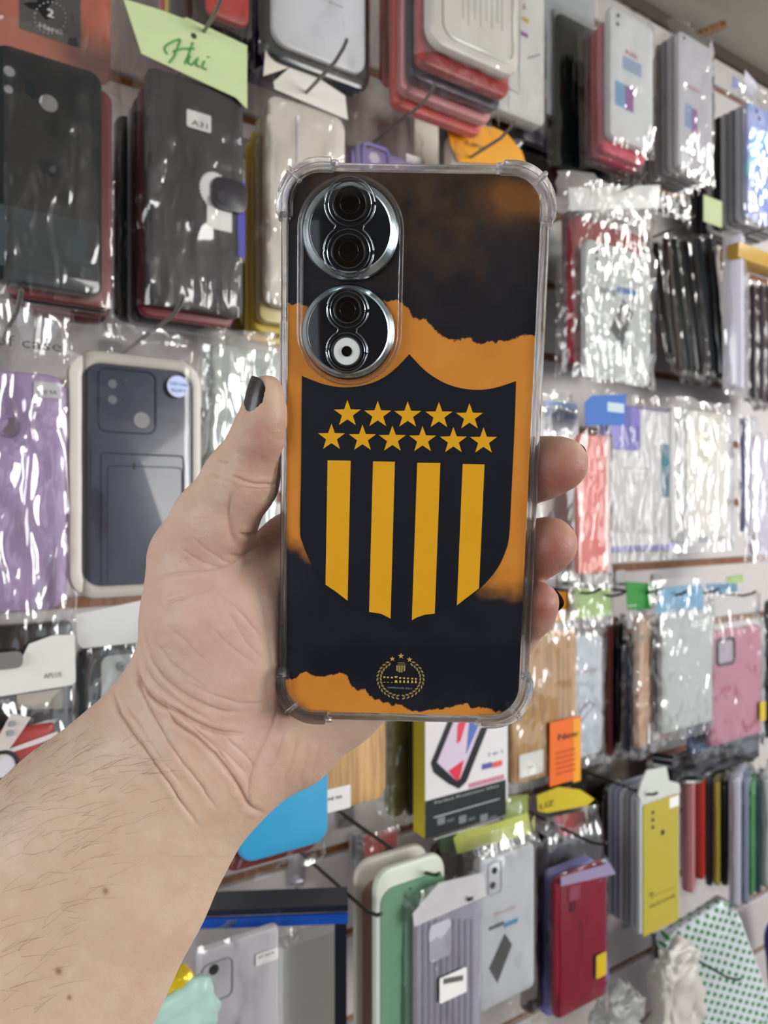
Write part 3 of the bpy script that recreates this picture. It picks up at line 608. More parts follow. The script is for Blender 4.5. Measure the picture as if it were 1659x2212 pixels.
# skin folds: (line, depth mm, width px)
FOLDS = [
 (crs([(98, 1535), (130, 1640), (200, 1750), (300, 1890), (400, 2040), (500, 2180)]), .62, 7),
 (crs([(215, 1470), (235, 1540), (310, 1700), (400, 1850), (500, 1980), (580, 2100)]), .50, 7),
 (crs([(200, 1400), (225, 1490), (300, 1590), (400, 1640), (500, 1700), (620, 1740), (700, 1745)]), .95, 8),
 (crs([(330, 1600), (400, 1700), (500, 1770), (600, 1870), (680, 1980), (730, 2080), (800, 2115)]), .75, 8),
 (crs([(235, 1240), (280, 1380), (360, 1500), (480, 1590), (600, 1635), (690, 1640)]), .5, 8),
 (crs([(225, 1300), (260, 1430), (340, 1540), (440, 1620), (560, 1690)]), .4, 7),
 (crs([(160, 1600), (240, 1740), (330, 1870), (420, 1990)]), .25, 6),
 (crs([(400, 1640), (480, 1720), (560, 1790), (650, 1900)]), .35, 6),
 (crs([(660, 540), (720, 565), (790, 578), (868, 572)]), .45, 6), (crs([(690, 590), (780, 600), (850, 590)]), .15, 6),
 (crs([(655, 600), (640, 700), (648, 800), (680, 870)]), .55, 15),
 (crs([(640, 905), (700, 912), (740, 890), (780, 858)]), .5, 9),
 (crs([(690, 810), (750, 812), (785, 790)]), .8, 8),
 (crs([(300, 1020), (370, 1000), (450, 990), (540, 985), (620, 965), (700, 930)]), .22, 6),
 (crs([(340, 1140), (400, 1115), (470, 1095), (560, 1068)]), .25, 6), (crs([(560, 1068), (640, 1130), (720, 1210), (780, 1290)]), .22, 7),
 (crs([(420, 880), (500, 935), (600, 970)]), .2, 6), (crs([(470, 830), (560, 900), (650, 950)]), .18, 6),
 (crs([(590, 455), (610, 470), (640, 470)]), .3, 5), (crs([(545, 530), (590, 545)]), .25, 5),
 (crs([(870, 1590), (850, 1690), (800, 1790), (750, 1900), (730, 2010), (735, 2090)]), .4, 9),
 (crs([(900, 1730), (860, 1850), (800, 1960)]), .25, 8), (crs([(960, 1760), (930, 1880), (890, 1990)]), .25, 9), (crs([(1010, 1780), (990, 1900), (960, 1970)]), .2, 9),
 (crs([(1060, 1790), (1045, 1880), (1020, 1940)]), .18, 9),
 (crs([(430, 1500), (560, 1560), (700, 1600), (800, 1600)]), .2, 6), (crs([(560, 1250), (640, 1330), (760, 1420)]), .14, 7), (crs([(640, 1180), (700, 1290), (800, 1400)]), .14, 7),
 (crs([(360, 1250), (450, 1330), (560, 1440)]), .12, 7), (crs([(300, 1330), (400, 1440), (540, 1540)]), .18, 7),
 (crs([(560, 1780), (640, 1850), (720, 1930)]), .2, 6), (crs([(620, 1760), (700, 1830), (760, 1900)]), .2, 6),
]
sub = np.where((facing > .05) & (hx > 150) & (hx < 720) & (hy > 930) & (hy < 1850))[0]; sx_, sy_ = hx[sub], hy[sub]; disp = np.zeros(len(sub)); dark = np.zeros(len(sub))
wob = (fbm(sx_/22, sy_/22, 3, 77)-.5)*9; wob2 = (fbm(sx_/22, sy_/22, 3, 79)-.5)*9
def polyd(x, y, pts):
    best = np.full(len(x), 1e9); along = np.zeros(len(x)); n = len(pts)-1
    for i, (a, b) in enumerate(zip(pts, pts[1:])):
        dx, dy = b[0]-a[0], b[1]-a[1]; L = dx*dx+dy*dy; t = np.clip(((x-a[0])*dx+(y-a[1])*dy)/L, 0, 1); d = np.hypot(x-a[0]-t*dx, y-a[1]-t*dy)
        m_ = d < best; best[m_] = d[m_]; along[m_] = (i+t[m_])/n
    return best, along
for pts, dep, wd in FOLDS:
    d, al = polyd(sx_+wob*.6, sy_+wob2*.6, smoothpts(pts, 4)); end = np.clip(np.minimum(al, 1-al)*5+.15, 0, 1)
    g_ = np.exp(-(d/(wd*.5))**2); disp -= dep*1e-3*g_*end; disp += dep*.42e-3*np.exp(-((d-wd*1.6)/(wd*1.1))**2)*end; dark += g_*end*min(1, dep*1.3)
# soft cords and hollows of the wrist and heel
disp += (fbm(sx_/38+sy_/90, sy_/38-sx_/120, 3, 31)-.5)*.0005
co[sub] += no[sub]*(disp*np.clip(facing[sub]*2.2, 0, 1))[:, None]
fine = (fbm(hx/7, hy/5, 3, 51)-.5)*.00010; co += no*fine[:, None]
me.vertices.foreach_set('co', co.astype(np.float32).ravel()); me.update()
base_ = np.array(lin((205, 177, 153))); pink = np.array(lin((203, 164, 151))); red = np.array(lin((160, 98, 88))); pale = np.array(lin((204, 176, 146)))
k_ = np.zeros((nv, 3))+base_
def blob(col, x, y, rx, ry, am, ang=0):
    ca, sa = math.cos(ang), math.sin(ang); u = ((hx-x)*ca+(hy-y)*sa)/rx; v = (-(hx-x)*sa+(hy-y)*ca)/ry; w = (np.exp(-(u*u+v*v))*am)[:, None]; k_[:] = k_*(1-w)+col*w
blob(pink, 470, 1330, 190, 260, .8); blob(pink, 620, 1620, 180, 120, .6); blob(red, 565, 960, 60, 90, .6); blob(red, 570, 1130, 50, 60, .35); blob(red, 600, 1530, 60, 60, .25)
blob(red, 1200, 1020, 110, 80, .95); blob(red, 1190, 1190, 90, 80, .95); blob(red, 1170, 1310, 70, 80, .9); blob(pink, 330, 1230, 80, 120, .5); blob(red, 545, 1180, 60, 30, .3)
blob(np.array(lin((190, 165, 150))), 400, 1440, 60, 50, .35); blob(np.array(lin((190, 168, 152))), 330, 1620, 50, 40, .2); blob(pale, 640, 1600, 30, 70, .5)
for mx, my, mr in ((228, 1925, 4.5), (127, 2098, 5), (150, 2155, 3.5), (310, 1545, 0.1)): blob(np.array(lin((140, 88, 60))), mx, my, mr*1.5, mr*1.7, .85)
mot = (fbm(hx/30, hy/30, 4, 91)-.5)[:, None]*np.array([.06, .09, .09]); k_ += mot*np.where(hy > 0, 1, 1)[:, None]
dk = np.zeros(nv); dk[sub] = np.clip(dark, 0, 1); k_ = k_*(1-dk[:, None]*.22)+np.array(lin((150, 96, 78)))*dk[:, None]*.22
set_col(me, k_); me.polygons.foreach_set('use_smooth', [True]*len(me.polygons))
m_skin = attr_mat('skin', .46); nt = m_skin.node_tree; b = nt.nodes['Principled BSDF']; b.inputs['Subsurface Weight'].default_value = .22; b.inputs['Subsurface Radius'].default_value = (.006, .0025, .0015); b.inputs['Subsurface Scale'].default_value = .6
b.inputs['Specular IOR Level'].default_value = .35
tc = nt.nodes.new('ShaderNodeTexCoord'); vo = nt.nodes.new('ShaderNodeTexVoronoi'); vo.inputs['Scale'].default_value = 1100; vo.feature = 'DISTANCE_TO_EDGE'; nn = nt.nodes.new('ShaderNodeTexNoise'); nn.inputs['Scale'].default_value = 260; nn.inputs['Detail'].default_value = 5
nt.links.new(tc.outputs['Object'], vo.inputs['Vector']); nt.links.new(tc.outputs['Object'], nn.inputs['Vector'])
ad = nt.nodes.new('ShaderNodeMath'); ad.operation = 'MULTIPLY_ADD'; ad.inputs[1].default_value = .25; nt.links.new(vo.outputs['Distance'], ad.inputs[0]); nt.links.new(nn.outputs['Fac'], ad.inputs[2])
bp = nt.nodes.new('ShaderNodeBump'); bp.inputs['Strength'].default_value = .5; bp.inputs['Distance'].default_value = .0004; nt.links.new(ad.outputs[0], bp.inputs['Height']); nt.links.new(bp.outputs[0], b.inputs['Normal'])
me.materials.clear(); me.materials.append(m_skin)
# nails
def nail(center, axis_dir, n_dir, L, Wd, name='nail'):
    """curved nail plate: centre on the back of the finger tip, axis towards the tip, n_dir outward from the nail bed"""
    a = Vector(axis_dir).normalized(); n = Vector(n_dir); n = (n-a*n.dot(a)).normalized(); s = a.cross(n); bm = bmesh.new(); g = []; NU, NV = 8, 12
    for layer in (0, 1):
        gg = []
        for j in range(NV+1):
            row = []
            for i in range(NU+1):
                u = i/NU*2-1; v = j/NV*2-1; ang = v*1.15; rad = Wd/2/math.sin(1.15)
                uu = u*max(0.0, 1-abs(v)**2.6)**.45
                row.append(bm.verts.new(Vector(center)+a*uu*L/2+s*rad*math.sin(ang)+n*(rad*math.cos(ang)-rad-(.0004*layer)-.0006*u*u)))
            gg.append(row)
        for j in range(NV):
            for i in range(NU):
                f = (gg[j][i], gg[j][i+1], gg[j+1][i+1], gg[j+1][i]); bm.faces.new(f if layer else f[::-1])
        g.append(gg)
    o = link_mesh(name, bm, m_nail, person, smooth=math.radians(60)); o['label'] = 'dark nail'; return o
m_nail = mat((34, 27, 27), .35, coat=.2)
nail(P3(530, 864, .2104), P3(543, 808, .2104)-P3(521, 912, .2108), Vector((-.84, -.54, .0)), .0146, .0100)
nail(P3(1224, 996, .2350), Vector((1, -.12, .05)), Vector((.22, .95, .12)), .0126, .0120)
nail(P3(1202, 1166, .2378), Vector((1, -.12, .12)), Vector((.22, .95, .15)), .0118, .0118)
nail(P3(1186, 1308, .2352), Vector((.6, -.25, .5)), Vector((.62, .75, -.22)), .0105, .0095)
# arm hair
bm = bmesh.new(); rnd = random.Random(3); cand = np.where((facing > .12) & (hx > -20) & (hx < 330) & (hy > 1600) & (hy < 2200) & (hx < 60+(2212-hy)*.55))[0]
for k in range(170):
    i = cand[rnd.randrange(len(cand))]; p = Vector(co[i]); n = Vector(no[i]); a = math.radians(rnd.gauss(30, 13)); L = rnd.uniform(.005, .013)
    d = Vector((math.cos(a), 0, math.sin(a))); d = (d-n*d.dot(n)).normalized(); pts = [p-n*.0002]
    for s in (1, 2, 3): t = s/3; pts.append(p+d*L*t+n*(.0012*math.sin(t*2.4))+d.cross(n)*L*.22*t*t*rnd.choice((.3, 1, 1)))
    add_tube(bm, pts, 0.000026, 3, taper=[1, 1, .8, .3])
hr = link_mesh('arm_hair', bm, mat((66, 48, 38), .5), person); hr['kind'] = 'stuff'

# ------------------------------------------------------------------ goods hanging on the slat wall
M = mat
WHITE = M((225, 226, 224), .35); CREAM = M((226, 218, 204), .35); BLACK = M((20, 22, 26), .25, coat=.3); CHAR = M((44, 44, 48), .5); NAVY = M((28, 34, 56), .35)
RED = M((176, 34, 40), .35); CORAL = M((222, 92, 84), .4); DRED = M((110, 22, 28), .4); PURP = M((188, 160, 208), .45); LAV = M((136, 128, 190), .4)
GREY = M((150, 152, 158), .35); LGREY = M((196, 198, 202), .35); YEL = M((208, 178, 40), .4); PAPER = M((232, 234, 232), .6); INK = M((30, 30, 34), .6)
GREENC = M((104, 146, 118), .45); TEAL = M((30, 120, 140), .5); BLUE = M((20, 92, 180), .5); BAMB = M((206, 168, 116), .45, tex='wood'); DGREEN = M((20, 54, 48), .35)
CLEARP = M((214, 212, 206), .15, alpha=.55, coat=.8); CLEARG = M((176, 178, 180), .12, alpha=.6, coat=.8); SILV = M((190, 190, 196), .25, metal=.7)
STICK = M((240, 240, 238), .5); FOILP = M((186, 172, 214), .2, metal=.4)
FILM = film_mat(); FILM2 = film_mat('film_strong', haze=.08, bump=1.4, spec=.17); FILM3 = film_mat('film_bright', haze=.30, bump=1.3, spec=.22); FILMD = film_mat('film_thin', haze=.01, spec=.10, bump=.7)
def N_(c): return c
def sticker(it, box, s, m=None, hgt=.0035, ink=None, r=.0015, y=-.0012, name='sticker', w=(.15, .85)):
    it.rr(name, box, m or STICK, r=r, y=y, t=.0003)
    if s:
        x0, y0, x1, y1 = box; it.txt(s, x0+(x1-x0)*w[0], x0+(x1-x0)*w[1], y1-(y1-y0)*.3, hgt, ink or INK, y=y-.0002)

# ---- upper left
it = Item('phone_pouch_pack', 'orange pack with a black printed label along the top left edge of the photo', 'pack', (-60, 240, -330, 92), e=.10, t=.008)
it.body(M((206, 96, 44), .5), 'card'); it.rr('black_label', (42, -60, 174, 84), BLACK, r=.001, y=-.001, t=.0008); it.txt('Herói', 84, 134, 62, .0042, STICK, y=-.0014)
it.txt('2', 101, 116, 36, .006, STICK, y=-.0014)
for k in range(22):
    a = 2*PI*k/22; it.disc('ring_dot', 108+34*math.cos(a), 40+34*math.sin(a), .0004, STICK, y=-.0013, t=.0003)
it.bag(m=FILM2, seed=1)
it = Item('phone_case', 'large glossy black phone case with round camera and fingerprint holes at left edge', 'phone case', (-14, 222, 84, 606), e=.165, t=.012)
it.body(M((24, 32, 38), .22, coat=.5)); 
for x, y, r in ((20, 155, .0036), (18, 193, .0028)): it.disc('camera_hole', x, y, r, M((150, 152, 152), .4), y=-.0006)
it.disc('fingerprint_hole', 105, 224, .0060, M((170, 168, 166), .5), y=-.0006); it.rr('pocket_band', (-10, 462, 212, 590), M((58, 66, 72), .25, coat=.4), r=.002, y=-.0009, t=.0008)
it.bag(box=(-20, 60, 268, 650), m=film_mat('film_dark_bag', haze=.015, bump=.9, spec=.11), seed=2, amp=.002)
stack(it, [('dark red', DRED), ('black', BLACK), ('deep maroon', DRED)], .013, 'large glossy black case with round holes', dx0=.010, dx=.002, dz0=-.004)
it = Item('wallet_case', 'black leather book case with small white sticker under a light green lettered card', 'phone case', (320, 527, 138, 652), e=.165, t=.015)
it.body(M((62, 58, 62), .55), 'cover', r=.005); it.rr('spine', (318, 330, 326, 480), CHAR, r=.001, y=-.0002)
sticker(it, (402, 244, 455, 282), 'A31', hgt=.0042, w=(.2, .85))
x, z = it.loc(463, 412); pts = []
for k in range(60):
    a = 2*PI*k/60; rr_ = .0125+.0006*(1 if k % 2 else -1); pts.append((x+rr_*math.cos(a), z+rr_*1.15*math.sin(a)))
plate('scalloped_seal', pts, -.0011, -.0008, STICK, it.root); it.rr('seal_tail', (446, 430, 500, 498), STICK, r=.001, y=-.0011, t=.0003)
it.rr('clasp_strap', (455, 390, 530, 460), M((48, 46, 52), .35), r=.008, y=-.0045, t=.003, bev=.0008); it.disc('clasp_magnet', 476, 430, .0048, M((52, 50, 56), .3), y=-.0052, t=.0008)
it.rr('blue_tab', (512, 395, 528, 556), M((70, 70, 170), .4), r=.001, y=-.0014, t=.0006)
it.bag(box=(296, 118, 540, 672), m=film_mat('film_dark_bag'), seed=3)
it.poly('header_card', [(264, 4), (350, 30), (392, 46), (400, 44), (530, 104), (530, 240), (506, 216), (303, 122)], M((198, 214, 160), .6), y=-.004, t=.0005)
hm = M((60, 150, 60), .6)
for st in ([(358, 124), (352, 112), (362, 101), (385, 92), (380, 110), (372, 130), (362, 142)], [(370, 118), (392, 112), (415, 112)], [(413, 98), (405, 122), (396, 144)], [(407, 127), (403, 141), (411, 146), (422, 134)], [(424, 131), (420, 146), (428, 151)], [(438, 138), (433, 152), (442, 156)], [(445, 128), (446, 131)]):
    tube('script_stroke', [(lambda q: (q[0], -.0046, q[1]))(it.loc(*s_)) for s_ in (smoothpts(st, 5) if len(st) > 2 else st)], .0007, hm, it.root, n=6)
it.disc('punch_hole', 415, 84, .0022, M((60, 50, 40), .7), y=-.0045, t=.0004)
stack(it, [('dark red', M((120, 30, 38), .4)), ('charcoal', CHAR), ('grey', GREY)], .016, 'black leather book case with the white sticker', dz0=-.006, dx0=-.002)
it = Item('phone_case', 'milky white phone case in a crinkled bag right of the black book case', 'phone case', (575, 748, 195, 655), e=.15, t=.012)
it.body(M((232, 226, 214), .25), r=.012, bev=.004); it.bag(box=(560, 165, 756, 668), m=FILM2, seed=4); it.rr('inner_rib', (640, 250, 646, 640), WHITE, r=.001, y=-.0012, t=.001)
it.poly('header_card', [(588, 180), (622, 150), (660, 156), (742, 210), (748, 262), (590, 196)], M((228, 224, 216), .6), y=-.003)
it.poly('bag_corner', [(572, 92), (620, 150), (566, 168)], M((238, 228, 214), .5), y=-.003)
stack(it, [('clear yellowish', M((206, 192, 130), .25)), ('yellow', YEL), ('bright yellow', M((226, 186, 40), .3))], .0125, 'milky white case', t=.011, dz0=-.012, dz=-.006)
it = Item('phone_case', 'black phone case in a bag hanging above the light green lettered card', 'phone case', (372, 545, -290, 66), e=.13, t=.012)
it.body(BLACK); it.bag(m=FILM2, seed=5); stack(it, [('yellow', YEL), ('red', RED)], .014, 'black case above the green lettered card', dz0=-.006, dz=-.004)
it = Item('phone_case', 'bright red phone case above the black case, topmost of its hook', 'phone case', (448, 540, -300, 26), e=.155, t=.009)
it.body(M((196, 50, 44), .4)); it.bag(m=FILM, seed=6)
it = Item('phone_case', 'deep purple phone case half hidden behind the light green lettered card', 'phone case', (524, 712, -240, 158), e=.07, t=.014)
it.body(M((52, 38, 96), .4)); it = Item('phone_case', 'red case peeking out under the deep purple case', 'phone case', (531, 640, -210, 164), e=.045, t=.012); it.body(RED)
it = Item('blister_pack', 'white phone case in a dark tray blister hanging above the milky case', 'blister pack', (588, 790, -290, 88), e=.165, t=.006)
it.body(M((224, 226, 230), .3), 'white_case', r=.014, bev=.002); it.bag(m=FILM, seed=7); plate('dark_tray', rrect(it.w+.012, it.h+.010, .014, 5, .004, it.h/2-.004), .0065, .026, M((38, 46, 50), .2, coat=.5), it.root, bev=.004)
it.txt('for phone', 690, 740, -2, .002, INK)

# ---- top middle / top right
it = Item('phone_case', 'frosted white phone case with ribbed back at top centre of the photo', 'phone case', (928, 1122, -330, 86), e=.215, t=.011)
it.body(M((226, 224, 216), .3), r=.016, bev=.004); it.ring('raised_frame', (958, -300, 1108, 108), WHITE, r=.012, rad=.0014)
for k, x in enumerate((1000, 1012, 1026, 1038, 1050, 1062, 1074, 1084)): it.rr('rib', (x, -200, x+3, 38+(k*17 % 30)), WHITE, r=.0003, y=-.0008, t=.0008)
it.bag(m=FILM2, seed=8)
stack(it, [('cherry red', RED), ('navy blue', NAVY), ('pale pink', M((222, 150, 150), .4)), ('coral', CORAL)], .0135, 'frosted ribbed case at top centre', t=.011, dz0=-.012, dz=-.0065, dx0=-.001, bag=True)
it = Item('phone_case', 'coral red phone case, lowest of the stack at top centre', 'phone case', (832, 995, -300, 172), e=.12, t=.014); it.body(CORAL, bev=.004, r=.01); it.bag(m=FILM, seed=9, bot=.004)
it = Item('boxed_pack', 'white printed pack with small purple and yellow marks at top centre right', 'pack', (1010, 1178, -330, 208), e=.105, t=.02)
it.body(M((222, 222, 220), .45), 'card'); it.rr('purple_mark', (1122, 70, 1140, 78), M((130, 60, 150), .5), r=.0003); it.rr('yellow_mark', (1128, 38, 1142, 48), YEL, r=.0003); it.txt('A', 1128, 1136, 20, .008, M((190, 90, 90), .5)); it.txt('PRO', 1094, 1122, 192, .002, INK)
it.poly('drawn_outline', [(1140, 128), (1166, 120), (1165, 116), (1138, 124)], GREY); it.bag(m=FILM2, seed=10)
it = Item('tempered_glass_pack', 'plain pale grey box standing between the printed pack and the pink stack', 'pack', (1172, 1285, -330, 240), e=.095, t=.03)
it.body(M((176, 180, 182), .4), 'card', r=.002, bev=.001); it.bag(m=FILMD, seed=11)
it = Item('phone_case', 'white printed case pack with small red text and a blue and purple square', 'phone case', (1318, 1412, 6, 292), e=.16, t=.010)
it.body(M((222, 224, 226), .4), 'card'); it.disc('camera_dot', 1335, 34, .0024, INK); it.disc('camera_dot', 1334, 52, .0024, INK)
it.txt('A10s', 1350, 1376, 116, .0062, M((200, 90, 90), .6)); it.rr('blue_lines', (1345, 130, 1385, 158), M((160, 176, 200), .6), r=.001)
it.rr('blue_square', (1329, 178, 1350, 230), M((120, 170, 206), .5), r=.0003); it.rr('purple_square', (1350, 188, 1368, 240), M((150, 90, 160), .5), r=.0003); it.bag(m=FILM2, seed=12, top=.012)
stack(it, [('pink', M((226, 90, 110), .35)), ('magenta', M((196, 30, 80), .4)), ('black', BLACK)], .0095, 'white printed case with small red text', t=.009, dz0=-.012, dz=-.003, bag=True)
it = Item('phone_case', 'clear phone case with blue and purple square, front of the bundle under the ceiling', 'phone case', (1466, 1540, 62, 358), e=.165, t=.008)
it.body(M((206, 206, 212), .25), r=.008); it.disc('camera_dot', 1478, 82, .002, INK); it.rr('blue_square', (1480, 226, 1494, 276), M((140, 170, 206), .5), r=.0003); it.rr('purple_square', (1494, 236, 1506, 288), M((150, 100, 160), .5), r=.0003)
it.txt('A02', 1484, 1510, 190, .005, M((200, 130, 130), .6)); it.bag(m=FILM2, seed=13, top=.014)
stack(it, [(a, b) for a, b in (('pale grey', LGREY), ('clear grey', GREY), ('silver grey', M((170, 168, 166), .3)), ('smoky clear', GREY), ('dull grey', M((150, 146, 144), .3)))], .0095, 'clear case bundle under the ceiling', t=.008, dz0=.0, bag=True)
it = Item('phone_case', 'holographic blue white phone case at the right edge of the photo', 'phone case', (1616, 1710, 216, 470), e=.13, t=.010)
it.body(M((220, 224, 240), .25, tex='holo', coat=.5)); it.disc('camera_dot', 1634, 240, .003, INK); it.disc('camera_dot', 1640, 256, .003, INK); it.bag(m=FILM2, seed=14, top=.016)
stack(it, [('clear', LGREY), ('grey', GREY), ('pale', LGREY), ('black', BLACK), ('white edged', WHITE), ('jet black', BLACK), ('smoke', CHAR)], .0115, 'holographic blue white case', t=.009)

# ---- behind the top of the held phone
it = Item('phone_case', 'lavender phone case with a camera cut-out just above the held phone', 'phone case', (760, 915, 305, 700), e=.11, t=.012)
it.body(M((160, 150, 200), .35)); it.ring('camera_frame', (782, 316, 838, 420), LAV, r=.006, rad=.0018); it.disc('camera_hole', 808, 342, .006, M((220, 216, 226), .4)); sticker(it, (876, 338, 912, 356), 'A32', hgt=.002); it.bag(m=FILM2, seed=15, top=.02, box=(748, 262, 930, 700))
it = Item('phone_case', 'cream phone case edge hanging behind the coral case bottom', 'phone case', (895, 950, 215, 480), e=.06, t=.012); it.body(CREAM)
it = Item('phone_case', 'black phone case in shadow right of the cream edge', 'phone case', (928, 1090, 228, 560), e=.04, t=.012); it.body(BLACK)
it = Item('foil_pack', 'orange yellow crinkled foil pack directly above the held phone', 'pack', (970, 1128, 285, 520), e=.14, t=.010)
it.poly('foil_header', [(962, 272), (1010, 274), (1060, 278), (1090, 292), (1122, 330), (1132, 362), (985, 352), (968, 312)], M((232, 160, 28), .35), y=-.004, t=.002); it.body(M((206, 196, 180), .3)); it.bag(box=(958, 268, 1140, 520), m=FILM2, seed=16, amp=.004)
it.txt('LIFE', 1000, 1040, 316, .004, INK, y=-.006)
for nm, col, q, e in (('glossy black phone case hanging in shadow right of the orange foil', BLACK, (1128, 1262, 250, 322), .05), ('dark green phone case tip under the grey box', DGREEN, (1205, 1330, 262, 352), .10),
                     ('dark blue case tip under the grey box', NAVY, (1130, 1250, 240, 300), .085), ('maroon case tip above the clear bag header', DRED, (1200, 1345, 300, 388), .055)):
    q0 = (q[0], q[1], q[3]-330, q[3]); it = Item('phone_case', nm, 'phone case', q0, e=e, t=.010); it.body(col); it.bag(m=FILM, seed=int(q[0]), amp=.0015, bot=.004)
it = Item('phone_case', 'gold trimmed black case tip under the clear bundle', 'phone case', (1400, 1490, 120, 440), e=.08, t=.012); it.body(BLACK); it.rr('gold_trim', (1402, 410, 1480, 420), M((190, 140, 70), .3, metal=.6), y=-.001, t=.001); it.bag(m=FILM2, seed=18)

peak = Item('plastic_bag', 'pointed crinkled bag tops above the holographic case', 'bag', (1580, 1659, 150, 222), e=.125, t=.004)
peak.poly('bag_peak', [(1583, 160), (1606, 188), (1582, 192)], M((170, 180, 240), .2, metal=.3), y=0); peak.poly('bag_peak', [(1611, 150), (1634, 176), (1642, 212), (1608, 204)], M((226, 226, 240), .2, alpha=.7), y=.001); peak.bag(box=(1576, 184, 1665, 226), m=FILM2, seed=17, n=(12, 6), amp=.005)
# ---- middle right row
it = Item('phone_case', 'white printed pack with blue bar and dark tilted phone picture, right of held phone', 'phone case', (1266, 1406, 512, 816), e=.155, t=.009)
it.body(M((204, 210, 208), .4), 'card'); 
for k in range(4): it.disc('camera_dot', 1289, 530+k*15, .0022, INK)
it.rr('blue_bar', (1332, 624, 1378, 636), M((70, 130, 190), .5), r=.0002); it.rr('grey_bar', (1296, 624, 1330, 636), GREY, r=.0002)
it.poly('phone_picture', [(1346, 646), (1368, 676), (1344, 748), (1318, 712)], M((58, 70, 74), .4)); it.poly('phone_glint', [(1346, 652), (1350, 660), (1350, 700), (1342, 690)], LGREY, y=-.0006)
it.txt('TPU', 1334, 1354, 752, .003, GREY); it.bag(box=(1250, 404, 1424, 830), m=FILM2, seed=20, amp=.003)
it.poly('bag_header', [(1222, 408), (1420, 402), (1420, 452), (1226, 458)], M((222, 224, 222), .3, alpha=.35), y=-.004)
it.bag(box=(1218, 398, 1424, 470), m=FILM3, seed=23, amp=.004, n=(12, 6), y=-.005)
it = Item('phone_case', 'red phone case behind the white printed pack with the blue bar', 'phone case', (1242, 1390, 462, 784), e=.135, t=.014); it.body(M((170, 34, 46), .4)); it.bag(m=FILMD, seed=21)
it = Item('phone_case', 'rosy brown case edge just right of the held phone', 'phone case', (1226, 1300, 450, 790), e=.085, t=.012); it.body(M((96, 64, 66), .4)); it.bag(m=FILM2, seed=22)
it = Item('phone_case', 'black case edge behind the red case', 'phone case', (1234, 1330, 480, 800), e=.06, t=.012); it.body(BLACK)
def edge(label, xl, xr, yt, yb, col, e=None, h=.160, m=None, group=None, name='phone_case', bag=True, r=.004, film=None, lean=0.0):
    """a case turned nearly edge-on to the aisle: only its narrow side shows"""
    if e is None:
        d = h*F/(yb-yt); e = DW-d*(math.cos(TH)-math.sin(TH)*(xr-CX)/F); e = max(.05, min(.24, e))
    d = depth_at(xr, e); va = math.degrees(PI/2-math.atan((xr-CX)/F)); yaw = va-math.degrees(TH)-6
    it = Item(name, label, 'phone case', (xr, xr, yt, yb), e=e, t=max(.004, (xr-xl)*d/F*.92), yaw=yaw, w=min(.074, max(.03, e-.02)), group=group); it.body(col, r=.009, bev=.003)
    if lean: it.root.rotation_euler = (math.radians(lean), 0, it.a)
    if bag: it.bag(m=film or FILMD, seed=int(xl), n=(8, 20), amp=.0016, side=.004, bot=.005)
    return it
for l, xl, xr, yt, yb, c in (('black case seen edge-on beside the white printed pack', 1424, 1444, 510, 770, BLACK), ('dark brown case seen edge-on right of the white printed pack', 1446, 1460, 500, 800, M((52, 36, 34), .4)),
        ('dark case with a green striped edge seen edge-on', 1462, 1484, 500, 800, M((30, 44, 38), .3)), ('black glossy case edge-on left of the pale green tag', 1486, 1510, 505, 808, BLACK),
        ('charcoal glossy case edge-on under the pale green tag', 1512, 1534, 500, 800, M((34, 42, 48), .25, coat=.4)), ('black case edge-on next to the bright silvery bag', 1536, 1556, 500, 815, BLACK)):
    o = edge(l, xl+10, xr+10, yt, yb, c, e=.12, lean=-5-(xl % 3))
    if 'green striped' in l:
        for k in range(3): plate('green_stripe', rrect(.0006, .026, .0002, 2, -.0, .045+k*.036), -.001, -.0004, M((120, 150, 60), .4), o.root)
it = edge('bright silvery lavender phone case bag seen edge-on at right', 1560, 1604, 500, 840, M((226, 224, 240), .15, coat=.6), e=.15, film=FILM3)
it = Item('phone_case', 'silver faced phone case behind the silvery bag', 'phone case', (1584, 1616, 520, 832), e=.12, t=.010, yaw=20); it.body(M((214, 212, 230), .2, coat=.5)); it.bag(m=FILM3, seed=33)
it = Item('hang_tag', 'pale green folded tag on top of the edge-on black cases', 'tag', (1520, 1560, 420, 478), e=.16, t=.0008); it.body(M((176, 188, 140), .6), 'card', r=.001, bev=.0002)
for l, xl, xr, c in (('dark plum case edge-on at the right photo edge, left one', 1612, 1630, M((44, 32, 42), .35)), ('dark plum case edge-on at the right photo edge, middle one', 1632, 1648, M((60, 44, 54), .35)), ('brown case edge-on at the right photo edge', 1650, 1668, M((70, 52, 50), .35))):
    edge(l, xl, xr, 610, 868, c, e=.10)
it = Item('phone_case', 'golden yellow case lying under the holographic case at the right', 'phone case', (1596, 1700, 520, 556), e=.15, t=.03); it.body(M((190, 150, 60), .35), r=.004)

